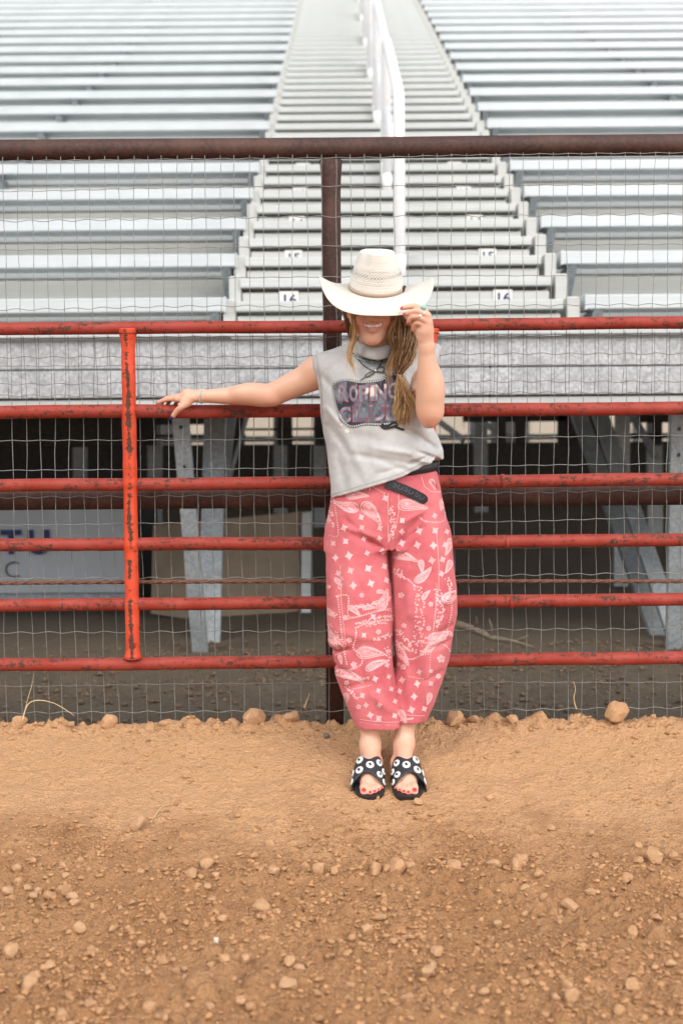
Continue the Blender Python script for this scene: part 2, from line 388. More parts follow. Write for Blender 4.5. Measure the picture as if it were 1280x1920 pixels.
# hand rails up the middle of the aisle
xr = .355
for i in range(6):
    ya = 7.34 + 2.22*i; yb = ya + 1.88
    za, zb_ = ZB0 + .055 + RISE*((ya - Y0)/RUN), ZB0 + .055 + RISE*((yb - Y0)/RUN)
    mb = MB(); h = .98; r = .036
    pts = [(xr, ya, za - .42), (xr, ya, za + h - .10), (xr, ya + .03, za + h - .03), (xr, ya + .10, za + h + .03)]
    pts += [(xr, yb - .10, zb_ + h - .02), (xr, yb - .03, zb_ + h - .03), (xr, yb, zb_ + h - .10), (xr, yb, zb_ - .25)]
    mb.tube(pts, r, 10)
    mb.tube([(xr, ya, za + h*.5), (xr, yb, zb_ + h*.5)], r*.8, 8)
    o = mb.obj('handrail', M['white'], stand, True)
    for (yy, zz) in ((ya, za), (yb, zb_)): MB().tube([(xr, yy, zz - .1), (xr, yy, zz + .03)], .038, 10).obj('post_collar', M['white'], o, True)
# front fascia boards, deck edge and lower trim
for (z0, z1, y, m, nm) in ((1.495, 1.642, 6.44, 'fascia', 'fascia_plank'), (1.345, 1.490, 6.44, 'fascia', 'fascia_plank'), (1.285, 1.338, 6.455, 'tread', 'lower_trim'), (1.655, 1.69, 6.40, 'bench', 'deck_edge')):
    for (xa, xb) in ((XW, -2.6), (-2.598, .78), (.782, 3.9), (3.902, XE)):
        MB().box(xa, xb, y, y + .05, z0, z1, bev=.006).obj(nm, M[m], stand)
MB().box(XW, XE, 6.45, Y0 + .19, 1.60, 1.652).obj('front_deck', M['tread'], stand)
MB().box(XW, XE, 6.50, Y0 + .22, 1.30, 1.33).obj('deck_joist', M['gapshade'], stand)
MB().box(XW, XE, Y0 + .23, Y0 + .26, 1.30, ZB0 - .15).obj('deck_back', M['gapshade'], stand)
# frame below the deck
def px_beam(name, p0, y0, p1, y1, w, d, m, bev=.008, holes=()):
    a, b_ = W(*p0, y0), W(*p1, y1)
    mb = MB().beam(a, b_, w, d, up=(0, 1, 0), bev=bev)
    o = mb.obj(name, M[m], stand)
    for t in holes:
        c = a + (b_ - a)*t; hb = MB().tube([c + np.array([.0, -d/2 - .006, 0]), c + np.array([0, -d/2 + .01, 0])], .011, 12); hb.obj('bolt_hole', M['black'], o)
    return o
px_beam('leg', (338, 772), 6.70, (377, 1232), 6.95, .088, .05, 'galv', holes=(.06, .215))
px_beam('leg', (1271, 760), 6.70, (1262, 1228), 6.95, .088, .05, 'galv', holes=(.09, .19))
px_beam('leg', (404, 772), 7.5, (392, 1226), 7.25, .13, .06, 'galv')
px_beam('brace', (436, 772), 7.9, (384, 1222), 7.32, .05, .07, 'galv')
px_beam('brace', (466, 772), 8.6, (428, 905), 8.3, .025, .03, 'galv')
px_beam('leg', (1166, 772), 8.6, (1162, 1100), 8.6, .10, .05, 'galv')
px_beam('raker', (1082, 772), 8.9, (1246, 1222), 7.25, .11, .06, 'galv')
px_beam('raker', (1122, 772), 8.3, (1272, 1212), 7.1, .10, .06, 'galv')
for (x, y) in ((525, 11.0), (600, 10.5), (900, 11.0), (1225, 10.0), (290, 10.6), (150, 11)):
    px_beam('leg', (x, 745), y, (x + 2, 1040), y, .12, .05, 'galv')
for (p0, y0, p1, y1) in (((850, 762), 10.4, (962, 826), 10.2), ((822, 790), 10.4, (870, 826), 10.2), ((1180, 770), 9.4, (1230, 860), 9.2)):
    px_beam('brace', p0, y0, p1, y1, .05, .04, 'galv')
for k in range(3, NR, 4):                                             # tall legs further back
    y, zb = Y0 + RUN*k + .3, ZB0 + RISE*k - .2
    for x in (-6.4, -4.2, -2.0, .1, 2.2, 4.3, 6.4):
        if k > 4: MB().box(x, x + .10, y, y + .10, -.3, zb, bev=.008).obj('leg', M['galv'], stand)
MB().box(XW, XE, Y0 + RUN*NR + .2, Y0 + RUN*NR + .26, ZB0 + RISE*NR - .5, ZB0 + RISE*NR + 2.2).obj('back_screen', M['riser'], stand)
MB().box(XW, XE, Y0 + RUN*NR + .02, Y0 + RUN*NR + .06, ZB0 + RISE*NR + .35, ZB0 + RISE*NR + .5).obj('back_rail', M['red'], stand)
for x in (-.48, 1.0): MB().box(x - .06, x + .06, Y0 + RUN*NR - .1, Y0 + RUN*NR, ZB0 + RISE*NR - .3, ZB0 + RISE*NR + 2.4, bev=.01).obj('back_post', M['galv'], stand)

for (x0, x1, ya_, yb_, Yd, nm) in ((232, 292, 770, 835, 9.4, 'gap_dark_board'), (428, 458, 770, 835, 9.6, 'gap_dark_board'), (519, 548, 770, 835, 9.6, 'gap_dark_board'), (290, 390, 770, 796, 9.6, 'gap_dark_board'), (286, 460, 815, 819, 9.5, 'gap_dark_rail'), (455, 640, 803, 806, 9.5, 'gap_dark_rail'), (590, 640, 770, 835, 9.6, 'gap_dark_board'), (868, 1062, 770, 790, 9.7, 'gap_dark_board'), (1046, 1136, 770, 835, 9.7, 'gap_dark_board'), (932, 948, 770, 835, 9.6, 'gap_dark_board'), (966, 984, 770, 835, 9.6, 'gap_dark_board'), (1178, 1300, 770, 792, 9.7, 'gap_dark_board'), (1100, 1300, 813, 822, 9.6, 'gap_dark_rail'), (1226, 1240, 770, 835, 9.6, 'gap_dark_board')):
    p0, p1 = W(x0, ya_, Yd), W(x1, yb_, Yd); MB().box(p0[0], p1[0], Yd, Yd + .05, p1[2], p0[2], bev=.006).obj(nm, M['gapshade'], stand)  # dark boards and bars added to break up the bright gaps
# things lying under the stand
wall = empty('retaining_wall', (0, 12.0, 0), 'low dark concrete wall topped by a thin pipe behind the grandstand legs', 'wall')
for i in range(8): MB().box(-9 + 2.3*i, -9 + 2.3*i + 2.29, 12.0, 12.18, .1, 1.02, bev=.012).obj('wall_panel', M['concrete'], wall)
MB().tube([(-9, 12.05, 1.07), (9.4, 12.05, 1.07)], .03, 10).obj('rail', M['galv'], wall, True)
sg = empty('sign_board', tuple(W(100, 1108, 7.9)), 'white sign board with dark blue letters lying on its side under the stand', 'sign')
a0, a1 = W(-160, 955, 7.9), W(236, 1112, 7.9)
MB().box(a0[0], a1[0], 7.9, 7.95, a1[2], a0[2], bev=.008).obj('board', M['signwhite'], sg)
MB().box(a0[0] - .02, a1[0] + .02, 7.888, 7.96, a1[2] - .05, a1[2] - .002, bev=.006).obj('bottom_frame', M['galv'], sg)
def text_obj(name, s, loc, size, m, parent, off=.0, sx=1.0, depth=.002):
    cu = bpy.data.curves.new(name, 'FONT'); cu.body = s; cu.size = size; cu.offset = off; cu.extrude = depth; cu.align_x = 'CENTER'
    t = bpy.data.objects.new(name, cu); tm = bpy.data.meshes.new_from_object(t); bpy.data.objects.remove(t); tm.name = name
    for v in tm.vertices: x, y_, z = v.co; v.co = (loc[0] + x*sx, loc[1] - z, loc[2] + y_)
    return link(name, tm, m, parent)
for (s, px) in (('T', 22), ('U', 74)): l = W(px, 1037, 7.885); text_obj('letter', s, l, .21, M['navy'], sg, .008)
l = W(24, 1083, 7.885); text_obj('letter', 'C', l, .155, M['black'], sg, -.003)
dk = empty('dark_crate', tuple(W(120, 880, 9.0)), 'dark grey box-like panel above the white sign board under the stand', 'panel')
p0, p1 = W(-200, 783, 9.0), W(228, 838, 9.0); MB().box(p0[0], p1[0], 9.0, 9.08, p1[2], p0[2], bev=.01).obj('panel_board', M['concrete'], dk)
p0, p1 = W(-200, 782, 8.97), W(228, 786, 8.97); MB().box(p0[0], p1[0], 8.97, 9.10, p0[2], p0[2] + .03, bev=.006).obj('top_rail', M['galv'], dk)
ply = empty('plywood_sheet', tuple(W(430, 1170, 8.0)), 'tan plywood sheet leaning on edge behind the galvanised leg', 'plywood')
q = [W(287, 985, 8.05), W(582, 958, 8.35), W(579, 1196, 8.1), W(283, 1150, 7.9)]
th = np.array([.0, .02, 0]); mb = MB(); mb.add(q + [p + th for p in q], [[0,3,2,1],[4,5,6,7],[0,1,5,4],[1,2,6,5],[2,3,7,6],[3,0,4,7]]); mb.obj('sheet', M['plywood'], ply)
q2 = [W(566, 962, 8.30), W(584, 960, 8.30), W(582, 1194, 8.05), W(564, 1190, 8.05)]
mb = MB(); mb.add(q2 + [p + th for p in q2], [[0,3,2,1],[4,5,6,7],[0,1,5,4],[1,2,6,5],[2,3,7,6],[3,0,4,7]]); mb.obj('edge_batten', M['tread'], ply)
p0, p1 = W(262, 950, 8.5), W(296, 1120, 8.5); kb = MB().box(p0[0], p1[0], 8.5, 8.56, p1[2], p0[2], bev=.01).obj('black_board', M['black']); tag(kb, 'narrow black board standing between the sign board and the plywood', 'board')
br = MB(); base = [W(850, 1168, 6.6), W(888, 1180, 6.55), W(920, 1196, 6.5), W(965, 1203, 6.5), W(1000, 1214, 6.45)]
br.tube(base, [.022, .02, .016, .010, .004], 7)
for i, (px, py) in ((1, (892, 1155)), (2, (916, 1160)), (3, (992, 1190))): br.tube([base[i], (np.array(base[i]) + W(px, py, 6.5))/2 + np.array([.01, 0, .005]), W(px, py, 6.5)], [.009, .006, .002], 5)
tag(br.obj('dead_branch', M['branch'], None, True), 'bare dead branch lying on the dark soil right of the woman', 'branch')
# pale shed and yard beyond the stand, seen through the gaps under it
shed = empty('shed', (0, 40, 0), 'pale long shed far behind the stand seen through the gaps', 'shed')
for i in range(14): MB().box(-14 + 2*i, -14 + 2*i + 1.97, 40, 40.12, -.2, 2.6, bev=.02).obj('wall_panel', flat('shed_cream', (.36, .32, .265), .8) if i == 0 else bpy.data.materials['shed_cream'], shed)
for x in (-6, 1.0, 5.2): MB().box(x, x + .9, 39.94, 39.99, -.1, 2.0, bev=.01).obj('door', M['black'], shed)
MB().add([(-14.4, 39.5, 2.62), (14.4, 39.5, 2.62), (14.4, 44, 3.6), (-14.4, 44, 3.6), (-14.4, 39.5, 2.7), (14.4, 39.5, 2.7), (14.4, 44, 3.7), (-14.4, 44, 3.7)], [[3,2,1,0],[4,5,6,7],[0,1,5,4],[1,2,6,5],[2,3,7,6],[3,0,4,7]]).obj('roof', M['galv'], shed)

# ------------------------------------------------------------------ brown pipe fence with wire mesh
YB = 4.425
fence = empty('pipe_fence', tuple(W(628, 1345, YB)), 'tall brown steel pipe fence with galvanised wire mesh behind the red panel', 'fence')
def hz(px, Y): return W(640, px, Y)[2]
def pipe_x(py, Y, r, x0=-4.5, x1=4.5, wob=0.0, n=40, seg=16):
    z = hz(py, Y); xs = np.linspace(x0, x1, n)
    return MB().tube([(x, Y, z + wob*vnoise(x*1.3, 0.5 + py)) for x in xs], r, seg)
pipe_x(277, YB, .0375, n=60, wob=.002).obj('top_rail', M['brown'], fence, True)
pipe_x(928, YB + .02, .046).obj('middle_rail', M['brown'], fence, True)
pA, pB = W(620, 285, YB), W(629, 1370, YB)
for dx in (0, -2.44, 2.44):
    a, b_ = pA + np.array([dx, 0, -.03]), pB + np.array([dx, 0, -.25])
    MB().tube([a, a + (b_-a)*.02, a + (b_-a)*.05, b_], [.041, .037, .034, .034], 18).obj('post', M['brown'], fence, True)
cz = hz(1092, YB - .02); mb = MB(); n = 220
for ph in range(3):
    mb.tube([(-3 + 6*i/n, YB - .055 + .004*math.sin(i*1.3 + ph*2.094), cz + .004*math.cos(i*1.3 + ph*2.094) + .012*math.sin(i*.021)) for i in range(n + 1)], .0042, 6)
mb.obj('cable', M['cable'], fence, True)
wm = empty('wire_mesh', (0, YB - .045, .7), parent=fence)
def wire_roll(z0, z1, xoff, pitch, hsp, r, wobz, skew, seed):
    x = -1.95 + xoff
    i = 0
    rg = np.random.default_rng(seed)
    while x < 1.95:
        zs = np.linspace(z0, z1, 22); ph = rg.uniform(0, 9)
        jit = .0035*vnoise(zs*9 + ph, zs*0 + i) + .004*vnoise(zs*2.2, zs*0 + seed) + skew*(zs - z0)
        yj = .004*vnoise(zs*3 + ph, zs*0 + 2.0*i)
        MB().tube([(x + jit[q], YB - .048 + yj[q], zs[q]) for q in range(len(zs))], r*rg.uniform(.85, 1.1), 5).obj('vertical_wire', M['wire'], wm, True)
        x += pitch*rg.uniform(.985, 1.015); i += 1
    z = z0 + .01
    j = 0
    while z < z1 + .001:
        xs = np.arange(-1.98, 1.98, pitch/4)
        amp = .0014 if rg.random() < .7 else .0032
        zz = z + amp*np.sin(xs/pitch*math.pi*2*.5 + j) + wobz*vnoise(xs*1.8, xs*0 + z*7 + seed) + .006*vnoise(xs*.7, xs*0 + z*3)
        MB().tube([(xs[q], YB - .051, zz[q]) for q in range(len(xs))], r*1.05, 5).obj('horizontal_wire', M['wire'], wm, True)
        z += hsp*rg.uniform(.96, 1.04); j += 1
zt = hz(289, YB - .05)
wire_roll(hz(745, YB), zt, .008, .0508, .1035, .00125, .003, .004, 3)
wire_roll(.06, hz(628, YB), .026, .0508, .0985, .00135, .003, -.006, 8)

# ------------------------------------------------------------------ red pipe panel in front of it
YR = 4.335
panel = empty('pipe_gate', tuple(W(250, 1345, YR)), 'rusty red six-rail steel pipe gate standing in front of the wire mesh', 'gate')
RAILS = (609.5, 769.5, 903.5, 1018, 1129.5, 1240)
for i, py in enumerate(RAILS):
    r = .0228 if i else .0222
    xs = np.linspace(-4, 4, 90); z = hz(py, YR) + .0045*vnoise(xs*.9, xs*0 + i*3.7) + .0015*vnoise(xs*4, xs*0 + i)
    if i == 1: r = .0240
    o = MB().tube([(x, YR + .003*vnoise(x*1.1, i*5.0), zz) for x, zz in zip(xs, z)], r, 18).obj('rail', M['red'], panel, True)
    if i in (2, 3, 4):
        xw = W(941 + 8*(i-2), py, YR)[0]; MB().tube([(xw - .008, YR, z[0] + .0), (xw, YR, z[0]), (xw + .008, YR, z[0])], [r, r + .0025, r], 16).obj('weld_bead', M['red'], o, True)
def upright(xt, xb, name='upright'):
    a, b_ = W(xt, 610, YR - .008), W(xb, 1240, YR - .008)
    zs = np.linspace(a[2] - .012, b_[2] + .014, 240); rr = []; pts = []
    zr = [hz(p, YR) for p in RAILS]
    for z in zs:
        t = (z - a[2])/(b_[2] - a[2]); x = a[0] + (b_[0] - a[0])*t
        r = .0245 + .0035*sum(math.exp(-((z - q)/.016)**2) for q in zr[1:-1]) + .009*math.exp(-((z - zs[0])/.03)**2) + .006*math.exp(-((z - zs[-1])/.018)**2)
        r += .0008*float(vnoise(z*20, x)); pts.append((x, YR - .008, z)); rr.append(r)
    mb = MB().tube(pts, rr, 26); V = np.array(mb.v); cxs = np.repeat(np.array([p[0] for p in pts]), 26); off = V[:, 0] - cxs
    wz = .0035*vnoise(V[:, 2]*9, V[:, 2]*0 + xt) ; w = np.exp(-((off - wz)/.0075)**2)*(V[:, 1] < YR)*np.clip(.75 + .6*vnoise(V[:, 2]*16, V[:, 2]*0 + 5 + xt), 0, 1.2)
    mb.c = [(q, q, q) for q in w.tolist()]
    o = mb.obj(name, M['red_post'], panel, True)
    for q in (zr[1], zr[4]):
        t = (q - a[2])/(b_[2] - a[2]); x = a[0] + (b_[0] - a[0])*t
        mb = MB(); mb.tube([(x + .022*math.sin(u), YR - .008 - .026*math.cos(u), q + .004*math.cos(u*2)) for u in np.linspace(-.75, .75, 9)], .0022, 6); mb.obj('weld_bead', M['red'], o, True)
    for q in (a[2] - .028, b_[2] + .012): 
        t = (q - a[2])/(b_[2] - a[2]); x = a[0] + (b_[0] - a[0])*t
        mb = MB(); mb.tube([(x + .031*math.cos(u), YR - .008 + .030*math.sin(u), q) for u in np.linspace(0, 2*math.pi, 20, endpoint=False)], .003, 6, closed=True); mb.obj('weld_bead', M['red'], o, True)
upright(240, 249.5); upright(805, 800)
xb = W(-330, 600, YR)[0]
upright(-330, -322); upright(1400, 1406)
# ------------------------------------------------------------------ signed-distance volume -> one continuous surface
class Vox:
    def __init__(s, lo, hi, h):
        s.h = h; s.lo = np.array(lo, float); s.n = np.ceil((np.array(hi) - s.lo)/h).astype(int) + 1
        s.F = np.full(s.n, .25, np.float32); s.ax = [(s.lo[i] + h*np.arange(s.n[i])).astype(np.float32) for i in range(3)]
    def win(s, bmin, bmax):
        i0 = np.clip(np.floor((np.array(bmin) - s.lo)/s.h).astype(int), 0, s.n); i1 = np.clip(np.ceil((np.array(bmax) - s.lo)/s.h).astype(int) + 1, 0, s.n)
        sl = tuple(slice(a, b) for a, b in zip(i0, i1))
        return sl, s.ax[0][sl[0]][:, None, None], s.ax[1][sl[1]][None, :, None], s.ax[2][sl[2]][None, None, :]
    def put(s, fn, bmin, bmax, k=.01, sub=False):
        m = max(2.5*k, .012); sl, X, Y, Z = s.win(np.array(bmin) - m, np.array(bmax) + m)
        if any(q.stop <= q.start for q in sl): return s
        d = np.broadcast_to(fn(X, Y, Z), s.F[sl].shape).astype(np.float32); a = s.F[sl]
        if sub:
            h = np.clip(.5 - .5*(d + a)/k, 0, 1); s.F[sl] = a*(1-h) - d*h + k*h*(1-h)
        else:
            h = np.clip(.5 + .5*(a - d)/k, 0, 1); s.F[sl] = a*(1-h) + d*h - k*h*(1-h)
        return s
    def cone(s, a, b, ra, rb, k=.01, sub=False, sc=(1, 1, 1)):
        a = np.array(a, np.float32); b = np.array(b, np.float32); R = max(ra, rb)*max(sc); ba = b - a; L = float(ba @ ba) + 1e-12; ms = min(sc)
        def f(X, Y, Z):
            t = np.clip(((X-a[0])*ba[0] + (Y-a[1])*ba[1] + (Z-a[2])*ba[2])/L, 0, 1)
            return (np.sqrt(((X-a[0]-t*ba[0])/sc[0])**2 + ((Y-a[1]-t*ba[1])/sc[1])**2 + ((Z-a[2]-t*ba[2])/sc[2])**2) - (ra + (rb-ra)*t))*ms
        return s.put(f, np.minimum(a, b) - R, np.maximum(a, b) + R, k, sub)
    def chain(s, pts, rs, k=.008, **kw):
        for i in range(len(pts)-1): s.cone(pts[i], pts[i+1], rs[i], rs[i+1], k, **kw)
        return s
    def limb(s, pts, rs, k=.008, sub=False, n=5):
        P = [np.array(p, float) for p in pts]; m = len(P); C_ = []; R_ = []
        for i in range(m-1):
            p0, p1, p2, p3 = (P[min(max(i+o, 0), m-1)] for o in (-1, 0, 1, 2)); r0, r1, r2, r3 = (rs[min(max(i+o, 0), m-1)] for o in (-1, 0, 1, 2))
            for j in range(n):
                t = j/n; C_.append(.5*((2*p1) + (-p0+p2)*t + (2*p0-5*p1+4*p2-p3)*t*t + (-p0+3*p1-3*p2+p3)*t**3)); R_.append(.5*((2*r1) + (-r0+r2)*t + (2*r0-5*r1+4*r2-r3)*t*t + (-r0+3*r1-3*r2+r3)*t**3))
        C_.append(P[-1]); R_.append(rs[-1]); C_ = np.array(C_, np.float32); R = max(R_)
        def f(X, Y, Z):
            best = None
            for i in range(len(C_)-1):
                a, ba = C_[i], C_[i+1]-C_[i]; L = float(ba @ ba) + 1e-12; t = np.clip(((X-a[0])*ba[0] + (Y-a[1])*ba[1] + (Z-a[2])*ba[2])/L, 0, 1)
                d = np.sqrt((X-a[0]-t*ba[0])**2 + (Y-a[1]-t*ba[1])**2 + (Z-a[2]-t*ba[2])**2) - (R_[i] + (R_[i+1]-R_[i])*t); best = d if best is None else np.minimum(best, d)
            return best
        return s.put(f, C_.min(0) - R, C_.max(0) + R, k, sub)
    def ell(s, c, r, k=.01, sub=False, rx=0.0):
        c = np.array(c, np.float32); r = np.array(r, np.float32); R = max(r); cr, sr = math.cos(rx), math.sin(rx)
        def f(X, Y, Z):
            y = (Y-c[1])*cr + (Z-c[2])*sr; z = -(Y-c[1])*sr + (Z-c[2])*cr; x = X - c[0]
            k0 = np.sqrt((x/r[0])**2 + (y/r[1])**2 + (z/r[2])**2); k1 = np.sqrt((x/r[0]**2)**2 + (y/r[1]**2)**2 + (z/r[2]**2)**2) + 1e-6
            return k0*(k0-1)/k1
        return s.put(f, c - R, c + R, k, sub)
    def stack(s, zs, cx, hx, cy, hy, k=.01, p=2.3, sub=False, grow=0.0):
        o = np.argsort(zs); zs, cx, hx, cy, hy = (np.array(q, np.float32)[o] for q in (zs, cx, hx, cy, hy)); hx = hx + grow; hy = hy + grow
        def f(X, Y, Z):
            z = Z[0, 0]; A, B, D, E = (np.interp(z, zs, q).astype(np.float32)[None, None, :] for q in (cx, hx, cy, hy))
            q = (np.abs((X-A)/B)**p + np.abs((Y-D)/E)**p)**(1/p)
            return np.maximum((q-1)*np.minimum(B, E), np.maximum(Z - zs[-1], zs[0] - Z))
        return s.put(f, (min(cx-hx), min(cy-hy), zs[0]), (max(cx+hx), max(cy+hy), zs[-1]), k, sub)
    def warp(s, fn, bmin, bmax):
        sl, X, Y, Z = s.win(bmin, bmax); s.F[sl] += fn(X, Y, Z).astype(np.float32); return s
    def mesh(s, iters=1):
        F = s.F; S = F < 0; c = np.zeros(np.array(F.shape) - 1, np.int8)
        for a in (0, 1):
            for b in (0, 1):
                for d in (0, 1): c += S[a:F.shape[0]-1+a, b:F.shape[1]-1+b, d:F.shape[2]-1+d]
        idx = np.argwhere((c > 0) & (c < 8)); vid = np.full(c.shape, -1, np.int32); vid[idx[:, 0], idx[:, 1], idx[:, 2]] = np.arange(len(idx))
        cor = np.array([(a, b, d) for a in (0, 1) for b in (0, 1) for d in (0, 1)])
        val = np.stack([F[idx[:, 0]+o[0], idx[:, 1]+o[1], idx[:, 2]+o[2]] for o in cor], 1)
        P = np.zeros((len(idx), 3)); N = np.zeros(len(idx))
        for i in range(8):
            for j in range(i+1, 8):
                if np.abs(cor[i]-cor[j]).sum() == 1:
                    va, vb = val[:, i], val[:, j]; m = (va < 0) != (vb < 0); t = np.where(m, va/(va-vb+1e-12), 0)[:, None]
                    P += np.where(m[:, None], cor[i] + t*(cor[j]-cor[i]), 0); N += m
        V = s.lo + s.h*(idx + P/N[:, None]); Q = []
        for ax in range(3):
            A = np.take(S, np.arange(F.shape[ax]-1), ax); B = np.take(S, np.arange(1, F.shape[ax]), ax); e = np.argwhere(A != B); sg = A[tuple(e.T)]
            u, v = [(1, 2), (2, 0), (0, 1)][ax]; ok = (e[:, u] > 0) & (e[:, v] > 0) & (e[:, u] < c.shape[u]) & (e[:, v] < c.shape[v]); e, sg = e[ok], sg[ok]
            def g(du, dv): x = e.copy(); x[:, u] -= du; x[:, v] -= dv; return vid[x[:, 0], x[:, 1], x[:, 2]]
            q = np.stack([g(1, 1), g(0, 1), g(0, 0), g(1, 0)], 1); q[~sg] = q[~sg][:, ::-1]; Q.append(q[(q >= 0).all(1)])
        Q = np.concatenate(Q)
        for _ in range(iters):                                     # light smoothing
            acc = np.zeros_like(V); n = np.zeros(len(V))
            for a, b in ((0, 1), (1, 2), (2, 3), (3, 0)):
                np.add.at(acc, Q[:, a], V[Q[:, b]]); np.add.at(n, Q[:, a], 1); np.add.at(acc, Q[:, b], V[Q[:, a]]); np.add.at(n, Q[:, b], 1)
            V = V + .5*(acc/np.maximum(n, 1)[:, None] - V)
        return V, Q
def seg_d(X, Z, a, b):
    """distance in the x,z plane from a segment"""
    dx, dz = b[0]-a[0], b[2]-a[2]; t = np.clip(((X-a[0])*dx + (Z-a[2])*dz)/(dx*dx+dz*dz+1e-9), 0, 1)
    return np.sqrt((X-a[0]-t*dx)**2 + (Z-a[2]-t*dz)**2), t
def creases(v, items, Yc, Yfront):
    """grooves and ridges running over the front of a cloth volume: (px a, px b, width, depth)"""
    for (a, b, w, dep) in items:
        A, B = W(*a, Yfront), W(*b, Yfront); m = 3*w
        lo = (min(A[0], B[0]) - m, Yc - .30, min(A[2], B[2]) - m); hi = (max(A[0], B[0]) + m, Yc + .02, max(A[2], B[2]) + m)
        def f(X, Y, Z):
            d, t = seg_d(X, Z, A, B); e = np.clip(np.sin(np.clip(t, 0, 1)*math.pi), 0, 1)**.6; fr = np.clip((Yc - Y)/.04, 0, 1)
            return dep*np.exp(-(d/w)**2)*e*fr
        v.warp(f, lo, hi)
def rows(r):
    """(py, left px, right px, centre depth, half depth) -> stack arrays"""
    zs, cx, hx, cy, hy = [], [], [], [], []
    for (py, l, rr, c, h) in r:
        a, b = W(l, py, c), W(rr, py, c); zs.append((a[2]+b[2])/2); cx.append((a[0]+b[0])/2); hx.append((b[0]-a[0])/2); cy.append(c); hy.append(h)
    return zs, cx, hx, cy, hy

person = empty('person', (W(725, 1440, 4.0)[0], 4.0, float(G(.15, 4.0))), 'young woman in straw cowboy hat, grey tee and pink bandana trousers leaning on red gate', 'person')

# ------------------------------------------------------------------ body
B = Vox((-.68, 3.74, -.03), (.42, 4.44, 1.74), .0035)
# skull, jaw, neck
B.ell(W(703, 562, 4.085), (.073, .094, .100), .02)
B.ell(W(700, 590, 4.050), (.061, .066, .076), .03)
B.ell(W(698, 618, 4.032), (.040, .050, .046), .02)
B.cone(W(694, 637, 4.004), W(700, 637, 4.004), .0145, .0145, .020)             # chin
for x in (676, 725): B.ell(W(x, 599, 4.016), (.021, .021, .020), .020)           # cheeks
for x in (664, 737): B.cone(W(x, 600, 4.075), W(697 + (x-697)*.22, 634, 4.02), .015, .009, .03)   # jaw line
B.cone(W(702, 572, 3.995), W(702, 596, 3.972), .009, .0115, .010)                # nose
for x in (693.5, 710.5): B.ell(W(x, 598.5, 3.983), (.0085, .009, .0070), .006)
for x in (684, 720): B.ell(W(x, 570, 3.995), (.014, .008, .008), .006)             # closed lids
for x in (698, 706): B.ell(W(x, 601.5, 3.972), (.0030, .005, .0024), .002, sub=True)
for x, Y in ((655, 4.10), (749, 4.10)): B.ell(W(x, 583, Y), (.010, .018, .028), .008)
# smiling mouth: a slot, the upper teeth in it, two lips
up = [(680.5, 604.5, 3.992), (687, 606.6, 3.979), (695, 607.8, 3.973), (702, 608.2, 3.972), (709, 607.4, 3.977), (716.5, 605.5, 3.990)]
lo_ = [(682, 607.5, 3.992), (688, 616.5, 3.980), (694, 620.2, 3.974), (700, 621.3, 3.972), (706, 619.8, 3.975), (711, 615.5, 3.981), (716, 608.5, 3.991)]
UP = [W(*p) for p in up]; LO = [W(*p) for p in lo_]
B.chain([p + np.array([0, .003, 0]) for p in UP], [.003, .0030, .0031, .0031, .0030, .003], .006)
B.chain([p + np.array([0, .003, 0]) for p in LO], [.003, .0036, .0042, .0044, .0042, .0036, .003], .006)
MO = [W(686, 609.8, 3.982), W(692, 613, 3.974), W(699, 614.3, 3.971), (W(706, 613, 3.973)), W(712.5, 609.8, 3.980)]
B.chain(MO, [.0026, .0056, .0066, .0058, .0028], .003, sub=True)
TE = [W(686, 609.2, 3.990), W(692, 611.4, 3.9815), W(699, 612.2, 3.979), W(706, 611.4, 3.980), W(712, 608.8, 3.988)]
B.chain(TE, [.0042, .0056, .0060, .0056, .0042], .001)
for (a, b) in (((688, 597), (675, 610)), ((714, 598), (724, 609))):
    B.cone(W(*a, 3.985), W(*b, 3.993), .0022, .0022, .008, sub=True)
B.chain([W(706, 600, 4.11), W(707, 640, 4.14), W(707, 672, 4.16)], [.052, .052, .062], .03)
# trunk (under the shirt and trousers)
B.stack(*rows([(655, 660, 752, 4.18, .06), (690, 612, 792, 4.185, .09), (740, 618, 786, 4.17, .098), (800, 634, 784, 4.165, .09), (870, 642, 800, 4.16, .085), (930, 634, 818, 4.165, .10), (990, 634, 826, 4.175, .095), (1010, 660, 800, 4.18, .06)]), k=.03)
for a, b in (((672, 1000), (682, 1180)), ((782, 1000), (775, 1180))): B.cone(W(*a, 4.185), W(*b, 4.115), .064, .048, .03)
# arm along the rail
sh = W(616, 694, 4.215); el = W(506, 741, 4.255); wr = W(377, 743, 4.295)
B.limb([W(645, 690, 4.20), sh, (sh*.5+el*.5) + np.array([0, -.002, .003]), el, el*.72 + wr*.28 + np.array([0, 0, .003]), el*.4 + wr*.6, wr], [.056, .0555, .0465, .0395, .0380, .0300, .0210], .02)
B.ell(el*.74 + wr*.26 + np.array([0, -.014, .010]), (.060, .024, .024), .03); B.ell(el + np.array([.012, -.016, -.012]), (.022, .022, .020), .02); B.ell(sh + np.array([-.03, -.012, .010]), (.05, .036, .036), .04); B.ell(wr + np.array([.004, -.006, .013]), (.010, .008, .007), .012)
